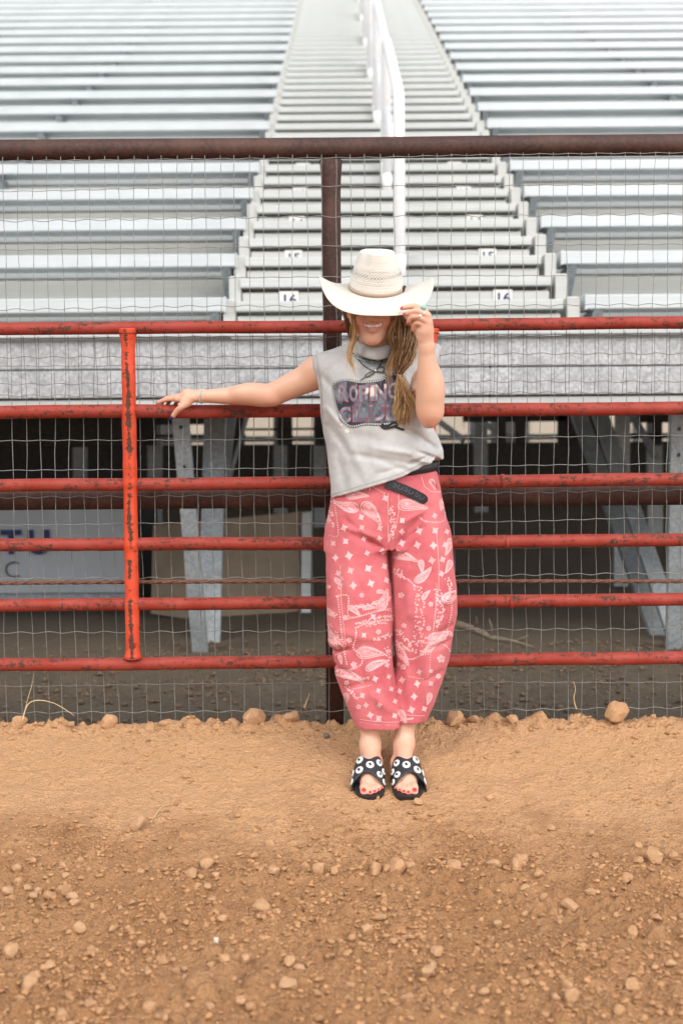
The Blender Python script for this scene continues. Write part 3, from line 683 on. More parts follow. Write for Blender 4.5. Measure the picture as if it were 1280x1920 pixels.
# hand on the rail, back up, fingers along it, thumb hanging in front
hb = [W(352, 741, 4.300), W(333, 745, 4.305)]
B.chain([wr, hb[0]], [.0205, .019], .012); B.cone(hb[0], W(333, 748, 4.30), .0185, .0125, .012); B.cone(hb[0], W(336, 744, 4.33), .018, .012, .012); B.cone(W(360, 746, 4.288), W(345, 753, 4.285), .016, .014, .012)
FING = {}
FING['ri'] = [W(333, 747.5, 4.302), W(315, 748.5, 4.318), W(302, 752.5, 4.330), W(294.5, 756, 4.337)]
B.limb(FING['ri'], [.0105, .0088, .0078, .0062], .006)
FING['rm'] = [W(333, 744, 4.322), W(314, 746.5, 4.345), W(304, 754, 4.362), W(302, 763, 4.366)]
B.limb(FING['rm'], [.0105, .0088, .008, .0066], .005)
FING['rr'] = [W(337, 744, 4.338), W(322, 748, 4.360), W(315, 757, 4.372), W(315, 767, 4.372)]
B.limb(FING['rr'], [.010, .0085, .0076, .0063], .005)
FING['rp'] = [W(343, 746, 4.346), W(333, 752, 4.366), W(328, 762, 4.374), W(329, 770, 4.372)]
B.limb(FING['rp'], [.009, .0075, .0068, .0057], .005)
FING['rt'] = [W(352, 755, 4.288), W(340, 763, 4.278), W(330, 773, 4.290), W(322, 784, 4.300)]
B.limb(FING['rt'], [.0155, .0115, .0098, .0075], .008)
# raised arm and the hand at the brim
sh2 = W(786, 694, 4.19); el2 = W(806, 765, 3.985); wr2 = W(799, 652, 3.93)
B.limb([W(762, 690, 4.20), sh2, (sh2+el2)/2, W(806, 771, 3.99)], [.055, .053, .047, .041], .02)
B.limb([W(806, 774, 3.985), el2*.88 + wr2*.12, el2*.66 + wr2*.34 + np.array([.003, 0, 0]), el2*.33 + wr2*.67, wr2], [.038, .0445, .0435, .0335, .0240], .022)
pc = W(797, 620, 3.915)
B.cone(wr2, pc, .0235, .024, .014); B.cone(W(790, 632, 3.92), W(786, 612, 3.915), .017, .017, .012)
kn = dict(i=W(795, 583, 3.905), m=W(801, 592, 3.895), r=W(803, 604, 3.898), p=W(801, 615, 3.905))
B.cone(pc, kn['i'], .022, .0125, .012); B.cone(pc, kn['m'], .021, .0125, .012); B.cone(pc, kn['r'], .019, .0115, .012); B.cone(W(798, 630, 3.92), kn['p'], .02, .011, .012)
FING['li'] = [kn['i'], W(779, 574.5, 3.898), W(764, 575.5, 3.900), W(752.5, 578.5, 3.908)]
B.limb(FING['li'], [.0115, .0098, .0084, .0066], .004)
FING['lm'] = [kn['m'], W(781, 583.5, 3.882), W(768, 586, 3.886), W(758, 590, 3.898)]
B.limb(FING['lm'], [.0115, .0098, .0086, .0066], .004)
FING['lr'] = [kn['r'], W(778, 593.5, 3.884), W(768, 599, 3.892), W(765, 607, 3.904)]
B.limb(FING['lr'], [.0110, .0096, .0084, .0066], .004)
FING['lp'] = [kn['p'], W(782, 605, 3.892), W(775, 611, 3.902), W(774, 619, 3.912)]
B.limb(FING['lp'], [.0098, .0085, .0074, .0060], .004)
FING['lt'] = [W(789, 628, 3.925), W(779, 611, 3.925), W(768, 598, 3.923), W(759, 590, 3.922)]
B.limb(FING['lt'], [.015, .012, .0098, .0074], .006)
B.ell(el2*.62 + wr2*.38 + np.array([.020, .004, 0]), (.022, .026, .055), .03); B.ell(W(804, 792, 3.99), (.020, .022, .018), .02); B.ell(wr2 + np.array([.014, -.006, .004]), (.008, .009, .010), .010)
# shins and feet
FEET = []
for side, (hx_, kx, ax, ay, tx) in (('l', (694, 690, 694, 1398, -.01)), ('r', (752, 774, 757, 1392, .03))):
    an = W(ax, ay, 4.065); kn_ = W(kx, 1200, 4.115); calf = an*.55 + kn_*.45
    B.limb([kn_, calf + np.array([0, .012, 0]), W(ax + (kx-ax)*.12, ay - 26, 4.075), an], [.050, .046, .0335, .0310], .03)
    O = W(hx_, 1424, 4.085); slope = math.radians(14)
    fw = np.array([tx, -math.cos(slope), -math.sin(slope)]); fw /= np.linalg.norm(fw); rt = np.cross(fw, np.array([0, 0, 1.])); rt /= np.linalg.norm(rt); upv = np.cross(rt, fw)
    inn = 1.0 if side == 'l' else -1.0                                # inner side is towards the other foot
    def L(x, f, z, O=O, rt=rt, fw=fw, upv=upv): return O + rt*x + fw*f + upv*z
    B.cone(L(0, .032, .03), an, .031, .030, .02); B.cone(an, L(0, .115, .046), .030, .026, .02); B.cone(L(0, .115, .042), L(.008*inn, .170, .022), .030, .025, .02, sc=(1.15, 1, .9))
    B.cone(L(-.02*inn, .06, .022), L(-.022*inn, .16, .017), .022, .019, .02)
    toes = [(.024, .234, .0120, .0135), (.004, .238, .0098, .0095), (-.0105, .230, .0092, .0088), (-.0235, .219, .0086, .0080), (-.0350, .206, .0080, .0070)]
    tips = []
    for (x, f, z, r) in toes:
        B.cone(L(x*inn*.85, .168, .020), L(x*inn, f - .022, z + .006), r*1.05, r, .007); B.cone(L(x*inn, f - .022, z + .006), L(x*inn, f - .004, z), r, r*.92, .004); tips.append((L(x*inn, f, z + r*.75), r))
    FEET.append((side, L, inn, tips, an))
BV, BQ = B.mesh(1); del B
# the colours of skin, lips, teeth and nail polish
col = np.tile(np.array([.67, .385, .270]), (len(BV), 1))
nz = fbm(BV[:, 0]*14, BV[:, 2]*14, 3, 4, BV[:, 1]*14)[:, None]; col = col*(1 + .10*nz*np.array([.5, 1, 1.2])); nz2 = fbm(BV[:, 0]*5, BV[:, 2]*5, 2, 6, BV[:, 1]*5)[:, None]; col = col*(1 + .10*nz2*np.array([.2, 1, 1.1]))
def paint(c, r, rgb, soft=.3, amt=1.0):
    d = np.linalg.norm(BV - np.array(c), axis=1); w = np.clip((r*(1+soft) - d)/(r*2*soft), 0, 1)[:, None]*amt; col[:] = col*(1-w) + np.array(rgb)*w
def paint_line(P, r, rgb, n=14, soft=.35, amt=1.0):
    P = np.array(P)
    best = np.full(len(BV), 9.0); near = np.linalg.norm(BV - P.mean(0), axis=1) < .12
    for i in range(len(P)-1):
        a, b = P[i], P[i+1]; t = np.clip(((BV[near]-a) @ (b-a))/((b-a) @ (b-a)), 0, 1)[:, None]; d = np.linalg.norm(BV[near]-a-t*(b-a), axis=1); best[near] = np.minimum(best[near], d)
    w = np.clip((r*(1+soft) - best)/(r*2*soft), 0, 1)[:, None]*amt; col[:] = col*(1-w) + np.array(rgb)*w
for x in (672, 728): paint(W(x, 603, 4.0), .026, (.68, .28, .21), .8, .5)
paint(W(702, 597, 3.965), .014, (.68, .30, .22), .8, .5); paint(W(697, 640, 3.99), .018, (.68, .33, .25), .8, .4)
for k_ in ('ri', 'rm', 'rr', 'rp', 'rt', 'li', 'lm', 'lr', 'lp', 'lt'): paint(FING[k_][1], .014, (.68, .30, .22), .8, .35)
paint(el + np.array([.01, -.03, -.01]), .035, (.68, .33, .24), .9, .45); paint(W(804, 790, 3.95), .035, (.68, .33, .24), .9, .5)
for k_ in ('i', 'm', 'r', 'p'): paint(kn[k_], .015, (.68, .32, .24), .8, .4)
paint_line(UP, .0028, (.55, .20, .17)); paint_line(LO, .0046, (.58, .22, .19))
paint_line(MO, .0046, (.10, .02, .02), amt=.9); paint_line([p + np.array([0, .0, .0010]) for p in TE], .0062, (.86, .82, .76), soft=.10)
for x in (684, 720): paint(W(x, 573, 3.987), .010, (.12, .06, .04), .4, .7)
for k_, off, rgb, r in (('rt', (0, -.006, .0), (.02, .025, .12), .0082), ('li', (-.001, -.004, .004), (.62, .05, .06), .0068), ('lm', (-.001, -.005, .003), (.62, .05, .06), .0066), ('lr', (-.001, -.006, -.001), (.62, .05, .06), .006), ('ri', (-.002, -.003, .005), (.02, .025, .12), .0050)):
    paint(FING[k_][3] + np.array(off), r, rgb, .15)
for (side, L, inn, tips, an) in FEET:
    for i, (p, r) in enumerate(tips): paint(p, r*(.62 if i else .58), (.62, .012, .025), .15)
def _mskin():
    b = NB('skin'); n = b.noise(120, 4, .6)
    return b.out(b.attr(), .48, 0, n, .0012, .25, Subsurface_Weight=.12, Subsurface_Scale=.006)
M['skin'] = _mskin()
body = link('body', mesh_np('body', BV, BQ, True, col), M['skin'], person)

# ------------------------------------------------------------------ trousers
J = Vox((-.12, 3.92, .10), (.45, 4.34, 1.08), .0038)
J.stack(*rows([(872, 634, 812, 4.165, .100), (890, 628, 819, 4.165, .104), (935, 620, 829, 4.165, .113), (965, 616, 835, 4.165, .116), (1000, 613, 843, 4.165, .116), (1028, 612, 847, 4.165, .11)]), k=.02, p=2.4)
LL = rows([(930, 632, 722, 4.165, .085), (960, 621, 727, 4.163, .096), (985, 614.5, 729, 4.160, .102), (1025, 611, 729, 4.155, .104), (1060, 610.5, 731, 4.145, .107), (1100, 610.5, 734, 4.135, .110), (1150, 612, 737, 4.125, .111), (1198, 615, 736, 4.12, .108), (1218, 620, 736, 4.115, .104), (1232, 625, 737, 4.110, .100), (1262, 628, 739, 4.10, .094), (1300, 641, 744, 4.085, .084), (1340, 657, 750, 4.075, .074), (1361, 667, 751, 4.072, .068)])
RR = rows([(930, 735, 815, 4.165, .085), (960, 731, 829, 4.163, .096), (985, 729.5, 840, 4.160, .102), (1025, 729, 847, 4.155, .104), (1060, 731, 850.5, 4.15, .107), (1100, 734, 855, 4.14, .110), (1150, 736, 856, 4.13, .111), (1200, 737, 847, 4.125, .106), (1240, 739, 839, 4.12, .098), (1280, 736, 827, 4.112, .088), (1320, 739, 813, 4.098, .078), (1348, 742, 800, 4.088, .070)])
T2 = Vox((-.12, 3.92, .10), (.45, 4.34, 1.08), .0038)
for st, v in ((LL, J), (RR, T2)):
    v.stack(*st, k=.022, p=2.25)
    z0 = min(st[0]); s2 = [np.array(q) for q in st]; s2[0] = s2[0] - .03
    v.put(lambda X, Y, Z: Z*0 + X*0 + Y*0 + .2, (9, 9, 9), (9, 9, 9))
J.F = np.minimum(J.F, T2.F) - np.maximum(.003 - np.abs(J.F - T2.F), 0)**2/(4*.003)*np.where(True, 1, 0)
for st in (LL, RR):                                                   # open legs at the hem
    o = np.argsort(st[0]); zz = np.array(st[0])[o][:2]; g = [np.array(q)[o] for q in st]
    zt = np.array([zz[0] - .02, zz[0], zz[0] + .022]); J.stack(zt, [g[1][0]]*3, [g[2][0]]*3, [g[3][0]]*3, [g[4][0]]*3, k=.002, sub=True, grow=-.012)
cr = []
for (a, b, w, dp) in [((700, 1022), (640, 968), .010, .007), ((715, 1030), (655, 1000), .010, .009), ((722, 1030), (690, 1012), .006, .010), ((735, 1030), (790, 965), .010, .010), ((740, 1022), (800, 985), .009, .009), ((735, 1034), (762, 1010), .006, .009),
                      ((640, 985), (718, 1012), .009, -.006), ((650, 950), (716, 965), .010, .006), ((745, 985), (800, 955), .008, -.006), ((727, 925), (728, 1020), .003, .004), ((728, 1022), (733, 1100), .006, .010),
                      ((612, 1225), (660, 1212), .008, .010), ((612, 1210), (655, 1200), .012, -.007), ((618, 1245), (665, 1262), .008, .007), ((625, 1180), (700, 1195), .014, -.005), ((640, 1290), (700, 1270), .012, .006), ((690, 1290), (735, 1330), .014, -.006), ((668, 1200), (688, 1335), .020, .008), ((712, 1230), (718, 1350), .016, -.006), ((700, 1280), (703, 1345), .010, .005),
                      ((850, 1170), (815, 1190), .008, .009), ((846, 1200), (800, 1215), .008, .008), ((850, 1120), (810, 1135), .012, -.006), ((770, 1150), (780, 1330), .020, .007), ((800, 1200), (795, 1330), .014, -.006), ((745, 1220), (758, 1330), .012, .007), ((832, 1255), (790, 1275), .009, .006), ((630, 1060), (650, 1160), .02, .005), ((690, 1060), (700, 1200), .025, -.005), ((800, 1050), (820, 1140), .02, .005), ((760, 1060), (768, 1160), .02, -.004), ((805, 900), (826, 925), .005, .005)]:
    cr.append((a, b, w, dp*(1.35 if max(a[1], b[1]) < 1335 and abs(a[0] - 728) > 30 else 1.0)))
creases(J, cr, 4.16, 4.06)
def _ripple(X, Y, Z): return (.0034*fbm(X*24 + Y*6, Z*13, 3, 41, Y*18) + .003*fbm(X*9, Z*5, 2, 42, Y*9))
J.warp(_ripple, J.lo, J.lo + J.h*J.n)
JV, JQ = J.mesh(1); del J, T2
def _mdenim():
    b = NB('pink_denim'); n = b.noise(900, 2, .5); n2 = b.noise(9, 4, .6); w = b.n('ShaderNodeTexWave', wave_type='BANDS', bands_direction='DIAGONAL'); w.inputs['Scale'].default_value = 500; b.t.links.new(b.tc.outputs['Object'], w.inputs['Vector'])
    c = b.mix(b.ramp(n2, (.3, 0.0), (.7, 1.0)), (.46, .062, .082), (.66, .165, .18)); c = b.mix(b.ramp(n, (.35, 0.0), (.7, .35)), c, (.70, .24, .26))
    return b.out(c, .88, 0, b.math('ADD', w.outputs['Fac'], b.math('MULTIPLY', n2, 1.0)), .0012, .35, Sheen_Weight=.15)
M['denim'] = _mdenim()
jeans = link('trousers', mesh_np('trousers', JV, JQ, True), M['denim'], person)
JB = BVHTree.FromPolygons(JV.tolist(), JQ.tolist())

# ------------------------------------------------------------------ shirt
S = Vox((-.14, 3.90, .93), (.40, 4.36, 1.52), .0036)
S.stack(*rows([(668, 600, 806, 4.185, .080), (690, 593, 803, 4.180, .104), (720, 596, 798, 4.172, .118), (750, 599, 797, 4.166, .124), (790, 602, 806, 4.162, .122), (820, 607, 822, 4.16, .121), (845, 611, 831, 4.158, .122), (862, 614, 831, 4.157, .122), (880, 617, 822, 4.157, .121), (905, 618.5, 820, 4.157, .122), (945, 621, 820, 4.157, .123)]), k=.02, p=2.35)
S.cone(W(668, 664, 4.175), W(607, 682, 4.200), .044, .036, .03, sc=(1, 1.5, 1)); S.cone(W(742, 664, 4.175), W(800, 676, 4.195), .044, .038, .03, sc=(1, 1.5, 1))
S.cone(W(797, 668, 4.20), W(815, 655, 4.205), .034, .022, .02, sc=(1, 1.5, 1))
S.ell(W(700, 735, 4.10), (.11, .05, .06), .05)
S.cone(W(706, 605, 4.09), W(706, 634, 4.115), .062, .060, .006, sub=True, sc=(1.02, 1, 1))                                      # neck hole
S.cone(W(706, 655, 4.20), W(706, 640, 4.20), .05, .06, .012, sub=True)
hem = [(560, 950), (622, 935.5), (660, 924), (700, 912), (740, 900), (770, 887), (800, 870), (812, 863), (900, 853)]
HP = np.array([W(x, y, 4.06) for x, y in hem])
def _hem(X, Y, Z):
    zb = np.interp(X, HP[:, 0], HP[:, 2]) - .02*np.clip((Y - 4.10)/.2, 0, 1); return np.broadcast_to((zb - Z)*.9, np.broadcast_shapes(X.shape, Y.shape, Z.shape))
sl, X, Y, Z = S.win(S.lo, S.lo + S.h*S.n); S.F[sl] = np.maximum(S.F[sl], _hem(X, Y, Z))
scr = [((640, 850), (795, 872), .012, .006), ((690, 838), (820, 858), .010, -.007), ((755, 800), (826, 848), .012, .011), ((740, 790), (812, 812), .012, -.007), ((775, 845), (828, 862), .006, .010), ((762, 872), (806, 856), .006, .010), ((770, 858), (820, 872), .008, -.008), ((700, 860), (780, 888), .010, .005),
       ((612, 790), (655, 850), .014, .006), ((606, 760), (640, 800), .010, -.005), ((640, 800), (690, 905), .016, -.005), ((628, 830), (650, 925), .014, .005), ((600, 700), (640, 745), .012, .006), ((620, 690), (665, 700), .014, -.004), ((668, 690), (690, 715), .012, .004), ((770, 690), (780, 790), .014, .007), ((785, 720), (800, 800), .010, -.006), ((660, 815), (730, 830), .018, .004), ((700, 890), (760, 875), .008, .004), ((645, 655), (610, 690), .010, -.004)]
creases(S, scr, 4.16, 4.05)
S.warp(lambda X, Y, Z: .0016*fbm(X*24, Z*24, 3, 51, Y*24) + .0035*fbm(X*8 + Z*4, Z*7, 2, 52, Y*8), S.lo, S.lo + S.h*S.n)
sl, X, Y, Z = S.win(S.lo, (S.lo + S.h*S.n)*np.array([1, 1, 0]) + np.array([0, 0, 1.12]))
a = S.F[sl]; S.F[sl] = np.where(Z < 1.10, np.maximum(a, -(a + .0085 + np.clip((Z - 1.05)*.4, 0, .05))), a)      # hollow above the hem
SV, SQ = S.mesh(1); del S
def _mshirt():
    b = NB('washed_grey_cotton'); n = b.noise(7, 6, .68); n2 = b.noise(1200, 2); n3 = b.noise(30, 5, .7)
    c = b.mix(b.ramp(n, (.35, 0.0), (.65, 1.0)), (.375, .372, .365), (.50, .505, .505)); c = b.mix(b.ramp(n3, (.45, 0.0), (.75, .3)), c, (.62, .62, .62)); c = b.mix(b.ramp(b.noise(5, 3), (.58, 0.0), (.75, .35)), c, (.42, .36, .29))
    return b.out(c, .9, 0, n2, .0006, .3, Sheen_Weight=.1)
M['shirt'] = _mshirt()
shirt = link('sleeveless_tee', mesh_np('sleeveless_tee', SV, SQ, True), M['shirt'], person)
SB = BVHTree.FromPolygons(SV.tolist(), SQ.tolist())
# ------------------------------------------------------------------ flat print laid onto cloth: outlines drawn in photograph pixels, dropped onto the surface
EYE = Vector((0, 0, CAM_H))
def drop(px, py, bvh, off=.0012):
    d = Vector(ray(px, py)).normalized(); h = bvh.ray_cast(EYE, d)
    if h[0] is None: return None
    return h[0] + h[1]*off*(1 if h[1].dot(d) < 0 else -1)
class Print:
    def __init__(s, bvh, off=.0011): s.v = []; s.f = []; s.c = []; s.b = bvh; s.off = off
    def poly(s, V, F, col=(1, 1, 1), off=None):
        P = [drop(x, y, s.b, off or s.off) for x, y in V]; base = len(s.v); mp = {}
        for i, p in enumerate(P):
            if p is not None: mp[i] = len(s.v); s.v.append(tuple(p)); s.c.append(col)
        for q in F:
            if all(i in mp for i in q):
                pts = [P[i] for i in q]
                if max((a - b).length for a in pts for b in pts) < .035: s.f.append([mp[i] for i in q])
    def strip(s, L, w, col=(1, 1, 1), off=None, closed=False):
        L = [np.array(p, float) for p in L]; n = len(L); V = []
        ww = w if hasattr(w, '__len__') else [w]*n
        for i in range(n):
            t = (L[(i+1) % n] - L[i-1]) if closed else (L[min(i+1, n-1)] - L[max(i-1, 0)]); t = t/(np.linalg.norm(t)+1e-9); nn = np.array([-t[1], t[0]]); V += [tuple(L[i] + nn*ww[i]/2), tuple(L[i] - nn*ww[i]/2)]
        s.poly(V, [[2*i, 2*i+1, (2*i+3) % (2*n), (2*i+2) % (2*n)] for i in range(n if closed else n-1)], col, off)
    def disc(s, x, y, r, n=7, col=(1, 1, 1), ry=None, rot=0.0, off=None):
        ry = ry or r; c, sn = math.cos(rot), math.sin(rot); V = [(x, y)]
        for i in range(n): a = 2*math.pi*i/n; u, v = r*math.cos(a), ry*math.sin(a); V.append((x + u*c - v*sn, y + u*sn + v*c))
        s.poly(V, [[0, 1+i, 1+(i+1) % n] for i in range(n)], col, off)
    def obj(s, name, m, parent):
        return link(name, mesh_np(name, s.v, s.f, False, np.array(s.c)), m, parent)
def resample(L, step, closed=False):
    L = [np.array(p, float) for p in L]; L = L + [L[0]] if closed else L; out = []
    seg = [np.linalg.norm(L[i+1]-L[i]) for i in range(len(L)-1)]; T = sum(seg); n = max(2, int(round(T/step))); k = 0; acc = 0
    for i in range(n if closed else n+1):
        d = T*i/n
        while k < len(seg)-1 and d > acc + seg[k]: acc += seg[k]; k += 1
        out.append(L[k] + (L[k+1]-L[k])*min(1, (d-acc)/(seg[k]+1e-9)))
    return out
def spl(P, n=8, closed=False):
    P = [np.array(p, float) for p in P]; m = len(P); out = []
    for i in range(m if closed else m-1):
        p0, p1, p2, p3 = (P[(i+o) % m] if closed else P[min(max(i+o, 0), m-1)] for o in (-1, 0, 1, 2))
        for j in range(n):
            t = j/n; out.append(.5*((2*p1) + (-p0+p2)*t + (2*p0-5*p1+4*p2-p3)*t*t + (-p0+3*p1-3*p2+p3)*t**3))
    if not closed: out.append(P[-1])
    return out

# ------------------------------------------------------------------ bandana print
pr = Print(JB); PC = (.86, .50, .50)
def tone(): k = rng.uniform(.78, 1.02); return tuple(x*k for x in PC)
def diamond(x, y, s=6.5, rot=.3, sx=1.0):
    V = []
    n = 3; c, sn = math.cos(rot), math.sin(rot)
    for i in range(-n, n+1):
        for j in range(-n, n+1):
            u, v = i/n, j/n; u2 = u*(1 - .25*(1-v*v)*abs(u)); v2 = v*(1 - .25*(1-u*u)*abs(v)); V.append((x + s*(u2*c - v2*sn)*sx, y + s*(u2*sn + v2*c)))
    m = 2*n+1; pr.poly(V, [[i*m+j, (i+1)*m+j, (i+1)*m+j+1, i*m+j+1] for i in range(2*n) for j in range(2*n)], tone())
for (x, y, s, r) in [(722,934,6,.3),(677,970,5.5,.3),(645,990,6,.5),(678,989,5,.2),(712,990,5.5,.3),(682,1010,5,.5),(711,1010,5,.6),(625,1019,5,.1),(648,1015,5.5,.1),(654,1042,7,.6),(688,1037,5,.5),(717,1034,5.5,.9),(629,1046,5.5,.8),(634,1075,5.5,.4),(657,1070,6,.3),(690,1066,6.5,.2),(720,1062,5.5,.3),(662,1098,6.5,.7),(695,1094,6.5,.4),(724,1088,5.5,.4),
    (754,976,5.5,.1),(753,997,5.5,.9),(785,995,6.5,.4),(815,995,6,.1),(837,997,5,.5),(753,1018,6.5,.5),(782,1022,6.5,.5),(812,1023,6.5,.7),(834,1022,5.5,.5),(809,1051,6.5,.6),(829,1049,5.5,.3),(827,1076,5.5,.5),(814,967,5,.5),
    (699,1156,5,.1),(682,1191,5,.1),(725,1247,5,.4),(703,1273,5.5,.5),(728,1269,4.5,.4),(709,1295,4.5,.4),(679,1304,5.5,.2),(686,1322,5,.7),(711,1322,5,.5),(694,1341,6,.6),(710,1347,6,.1),(739,1342,5,.3),(740,1315,4.5,.5),(733,1292,4.5,.3),
    (786,1260,5,.5),(754,1275,6,.6),(782,1282,6,.6),(749,1296,5,.5),(776,1306,6,.7),(771,1331,6.5,.5),(807,1282,5,.2),(795,1329,5,.3),(807,1258,4,.3),(820,1165,4.5,.1),(747,1245,4,.5)]: diamond(x, y, s, r, .92)
def flower(x, y, r=5):
    a0 = rng.uniform(0, 6)
    for i in range(5): pr.disc(x + r*.62*math.cos(a0 + i*1.257), y + r*.62*math.sin(a0 + i*1.257), r*.40, 6, tone())
    pr.disc(x, y, r*.22, 5, tone())
for (x, y, r) in [(678,1116,5),(752,1116,6),(709,1185,5.5),(655,1200,5.5),(663,1246,6),(757,1173,5),(826,1235,8),(756,1250,6),(803,1178,5),(807,1133,5),(648,1158,5.5),(797,1220,5),(821,1268,5),(650,1280,5),(768,1210,4),(845,1190,4),(617,1100,4),(672,1325,5),(735,1190,4)]: flower(x, y, r)
def paisley(x, y, L, Wd, rot, dots=True, flip=1):
    c, sn = math.cos(rot), math.sin(rot)
    def T(u, v): return (x + (u*c - v*sn), y + (u*sn + v*c))
    def outline(k):
        out = []
        for a in np.linspace(0, 2*math.pi, 30, endpoint=False):
            r = (1 + math.cos(a))/2; u = -L*.45 + L*.95*(1 - r) if False else L*.5*math.cos(a); w = Wd*.5*math.sin(a)*(1 - .62*(math.cos(a)*.5+.5)**1.3); bend = flip*Wd*.75*((math.cos(a)*.5+.5)**2.2); out.append(T(u*k, w*k + bend*k))
        return out
    L *= 1.12; Wd *= 1.15
    o8 = outline(.80); o3 = outline(.28); cbody = (.72, .27, .285); pr.poly(o8 + o3, [[i, (i+1) % 30, 30 + (i+1) % 30, 30 + i] for i in range(30)], cbody, .0008); pr.poly(o3 + [T(-L*.1, 0)], [[i, (i+1) % 30, 30] for i in range(30)], cbody, .0008)
    pr.strip(o8, 1.9, tone(), closed=True); pr.strip(outline(.56), 1.3, tone(), closed=True)
    pr.disc(*T(-L*.16, 0), Wd*.13, 8, tone())
    for q in (-.02, .1): pr.disc(*T(L*q, flip*Wd*.06), Wd*.06, 6, tone())
    if dots:
        o = outline(1.0); o = resample(o, 3.3, True)
        for p in o: pr.disc(p[0], p[1], 1.55, 6, tone())
for a in [(652,955,36,22,2.9,True,1),(699,955,42,25,.35,True,1),(770,942,44,24,-.35,True,1),(757,1039,44,17,-.05,True,1),(792,1059,22,15,.9,False,1),(795,1083,34,16,-.35,True,-1),(690,1218,40,26,-.5,True,1),(703,1243,38,15,-.7,True,1),(651,1330-20,24,16,1.2,False,1),(840,1115,30,24,-1.2,True,1),(843,1025,34,14,1.5,False,1),(843,1062,26,14,1.5,False,1),(754,1222,40,18,.55,True,1),(817,1190,34,24,-1.0,True,1),(632,1092,22,10,1.3,False,-1),(714,1108,20,9,-.25,False,1),(640,1235,18,9,.9,False,1),(658,1263,44,16,.1,True,1),(757,1340,22,13,.6,True,1),(806,1309,22,13,1.3,False,1),(668,905+20,34,16,-.4,True,1),(625,1335-20,18,10,.9,False,1),(722,1130,34,20,-.7,True,-1),(665,1142,30,13,.35,False,1),(690,1137,26,11,-.4,False,1),(625,1195,30,18,.5,True,1),(619,1146,26,14,.2,False,1),(812,905,20,12,.6,False,1),(830,945,20,14,1.1,False,1),(795,1115,22,11,-1.3,False,1),(806,1210,24,14,-1.2,True,1),(612,975,22,10,1.4,False,1)]: paisley(*a)
def beads(P, r=2.0, step=4.6, jig=0.0):
    for p in resample(spl(P, 5), step): pr.disc(p[0] + rng.uniform(-jig, jig), p[1] + rng.uniform(-jig, jig), r*rng.uniform(.8, 1.15), 6, tone(), ry=r*rng.uniform(.6, 1.0), rot=rng.uniform(0, 3))
for P, r in [([(631,1118),(653,1118),(655,1157),(700,1148),(735,1140)], 2.0), ([(655,1160),(690,1150),(712,1143),(737,1146)], 1.6), ([(667,1177),(690,1168),(715,1163),(735,1162)], 2.4), ([(667,1177),(667,1195),(662,1215),(676,1228),(677,1246),(650,1258)], 2.2), ([(633,1120),(637,1150),(641,1190),(646,1225),(650,1245)], 2.0), ([(742,1076),(765,1087),(778,1100)], 2.0), ([(818,1095),(816,1140),(812,1180),(806,1230),(800,1270),(766,1268)], 1.5), ([(625,930),(630,960),(634,1003),(618,1004)], 1.8), ([(828,935),(832,975),(800,978),(786,970)], 1.8), ([(612,1165),(625,1190),(645,1215)], 1.6), ([(748,1228),(770,1236),(790,1228),(802,1226)], 2.2), ([(663,1292),(695,1285)], 1.6), ([(752,1350),(773,1347)], 2.2), ([(838,1090),(846,1140),(838,1180)], 1.8), ([(789,1205),(830,1208),(845,1224)], 2.0), ([(676,1354),(700,1358),(745,1360)], 1.0), ([(642,912),(680,905),(720,925)], 1.6)]: beads(P, r)
def leaves(P, wid, n):                                                # a filled band of small leaves and blossoms
    for p in resample(spl(P, 6), 3.2):
        for _ in range(n): pr.disc(p[0] + rng.uniform(-wid, wid), p[1] + rng.uniform(-3, 3), rng.uniform(1.5, 3.0), 6, tone(), ry=rng.uniform(1.0, 2.0), rot=rng.uniform(0, 3))
leaves([(780,1100),(786,1130),(787,1160),(784,1190),(785,1212)], 9, 2); leaves([(745,1070),(755,1082)], 7, 3); leaves([(733,952),(736,985),(733,1010)], 5, 2); leaves([(690,1172),(722,1166)], 6, 2); leaves([(745,1180),(757,1195),(775,1206)], 7, 2); leaves([(725,1215),(728,1235)], 5, 2); leaves([(620,1150),(630,1152)], 6, 2); leaves([(660,1138),(690,1134),(733,1122)], 6, 2); leaves([(668,1170),(700,1160),(735,1156)], 4, 2); leaves([(617,1170),(630,1195),(640,1215)], 8, 2); leaves([(628,1255),(640,1268),(690,1272)], 5, 2); leaves([(742,1200),(760,1215),(790,1224)], 6, 2); leaves([(820,1105),(826,1140),(818,1175)], 7, 2); leaves([(838,1085),(848,1110)], 5, 2); leaves([(640,1085),(636,1105)], 4, 2); leaves([(640,915),(690,915)], 4, 2); leaves([(800,1195),(835,1200)], 7, 2); leaves([(700,1200),(730,1190)], 6, 2); leaves([(617,940),(622,985)], 5, 2); leaves([(832,925),(838,960)], 4, 2); leaves([(652,1290),(668,1310)], 5, 2)
for P in ([(727, 925), (727.5, 1018)], [(747, 925), (747, 960), (742, 990), (729, 1012)], [(789, 893), (795, 912), (808, 922), (826, 923)], [(624, 1230), (652, 1220)], [(818, 1000), (822, 1060), (822, 1100), (812, 1180)], [(638, 1060), (640, 1130), (648, 1210)]): pr.strip(resample(P, 4), .9, (.82, .50, .48))
def _mprint(name, rough=.9):
    b = NB(name); n = b.noise(500, 3, .6); c = b.mix(b.ramp(n, (.35, 0.0), (.7, .35)), b.attr(), b.mix(.55, b.attr(), (.62, .12, .15))); return b.out(c, rough)
M['print'] = _mprint('pale_pink_print')
pr.obj('bandana_print', M['print'], jeans)
hm = []
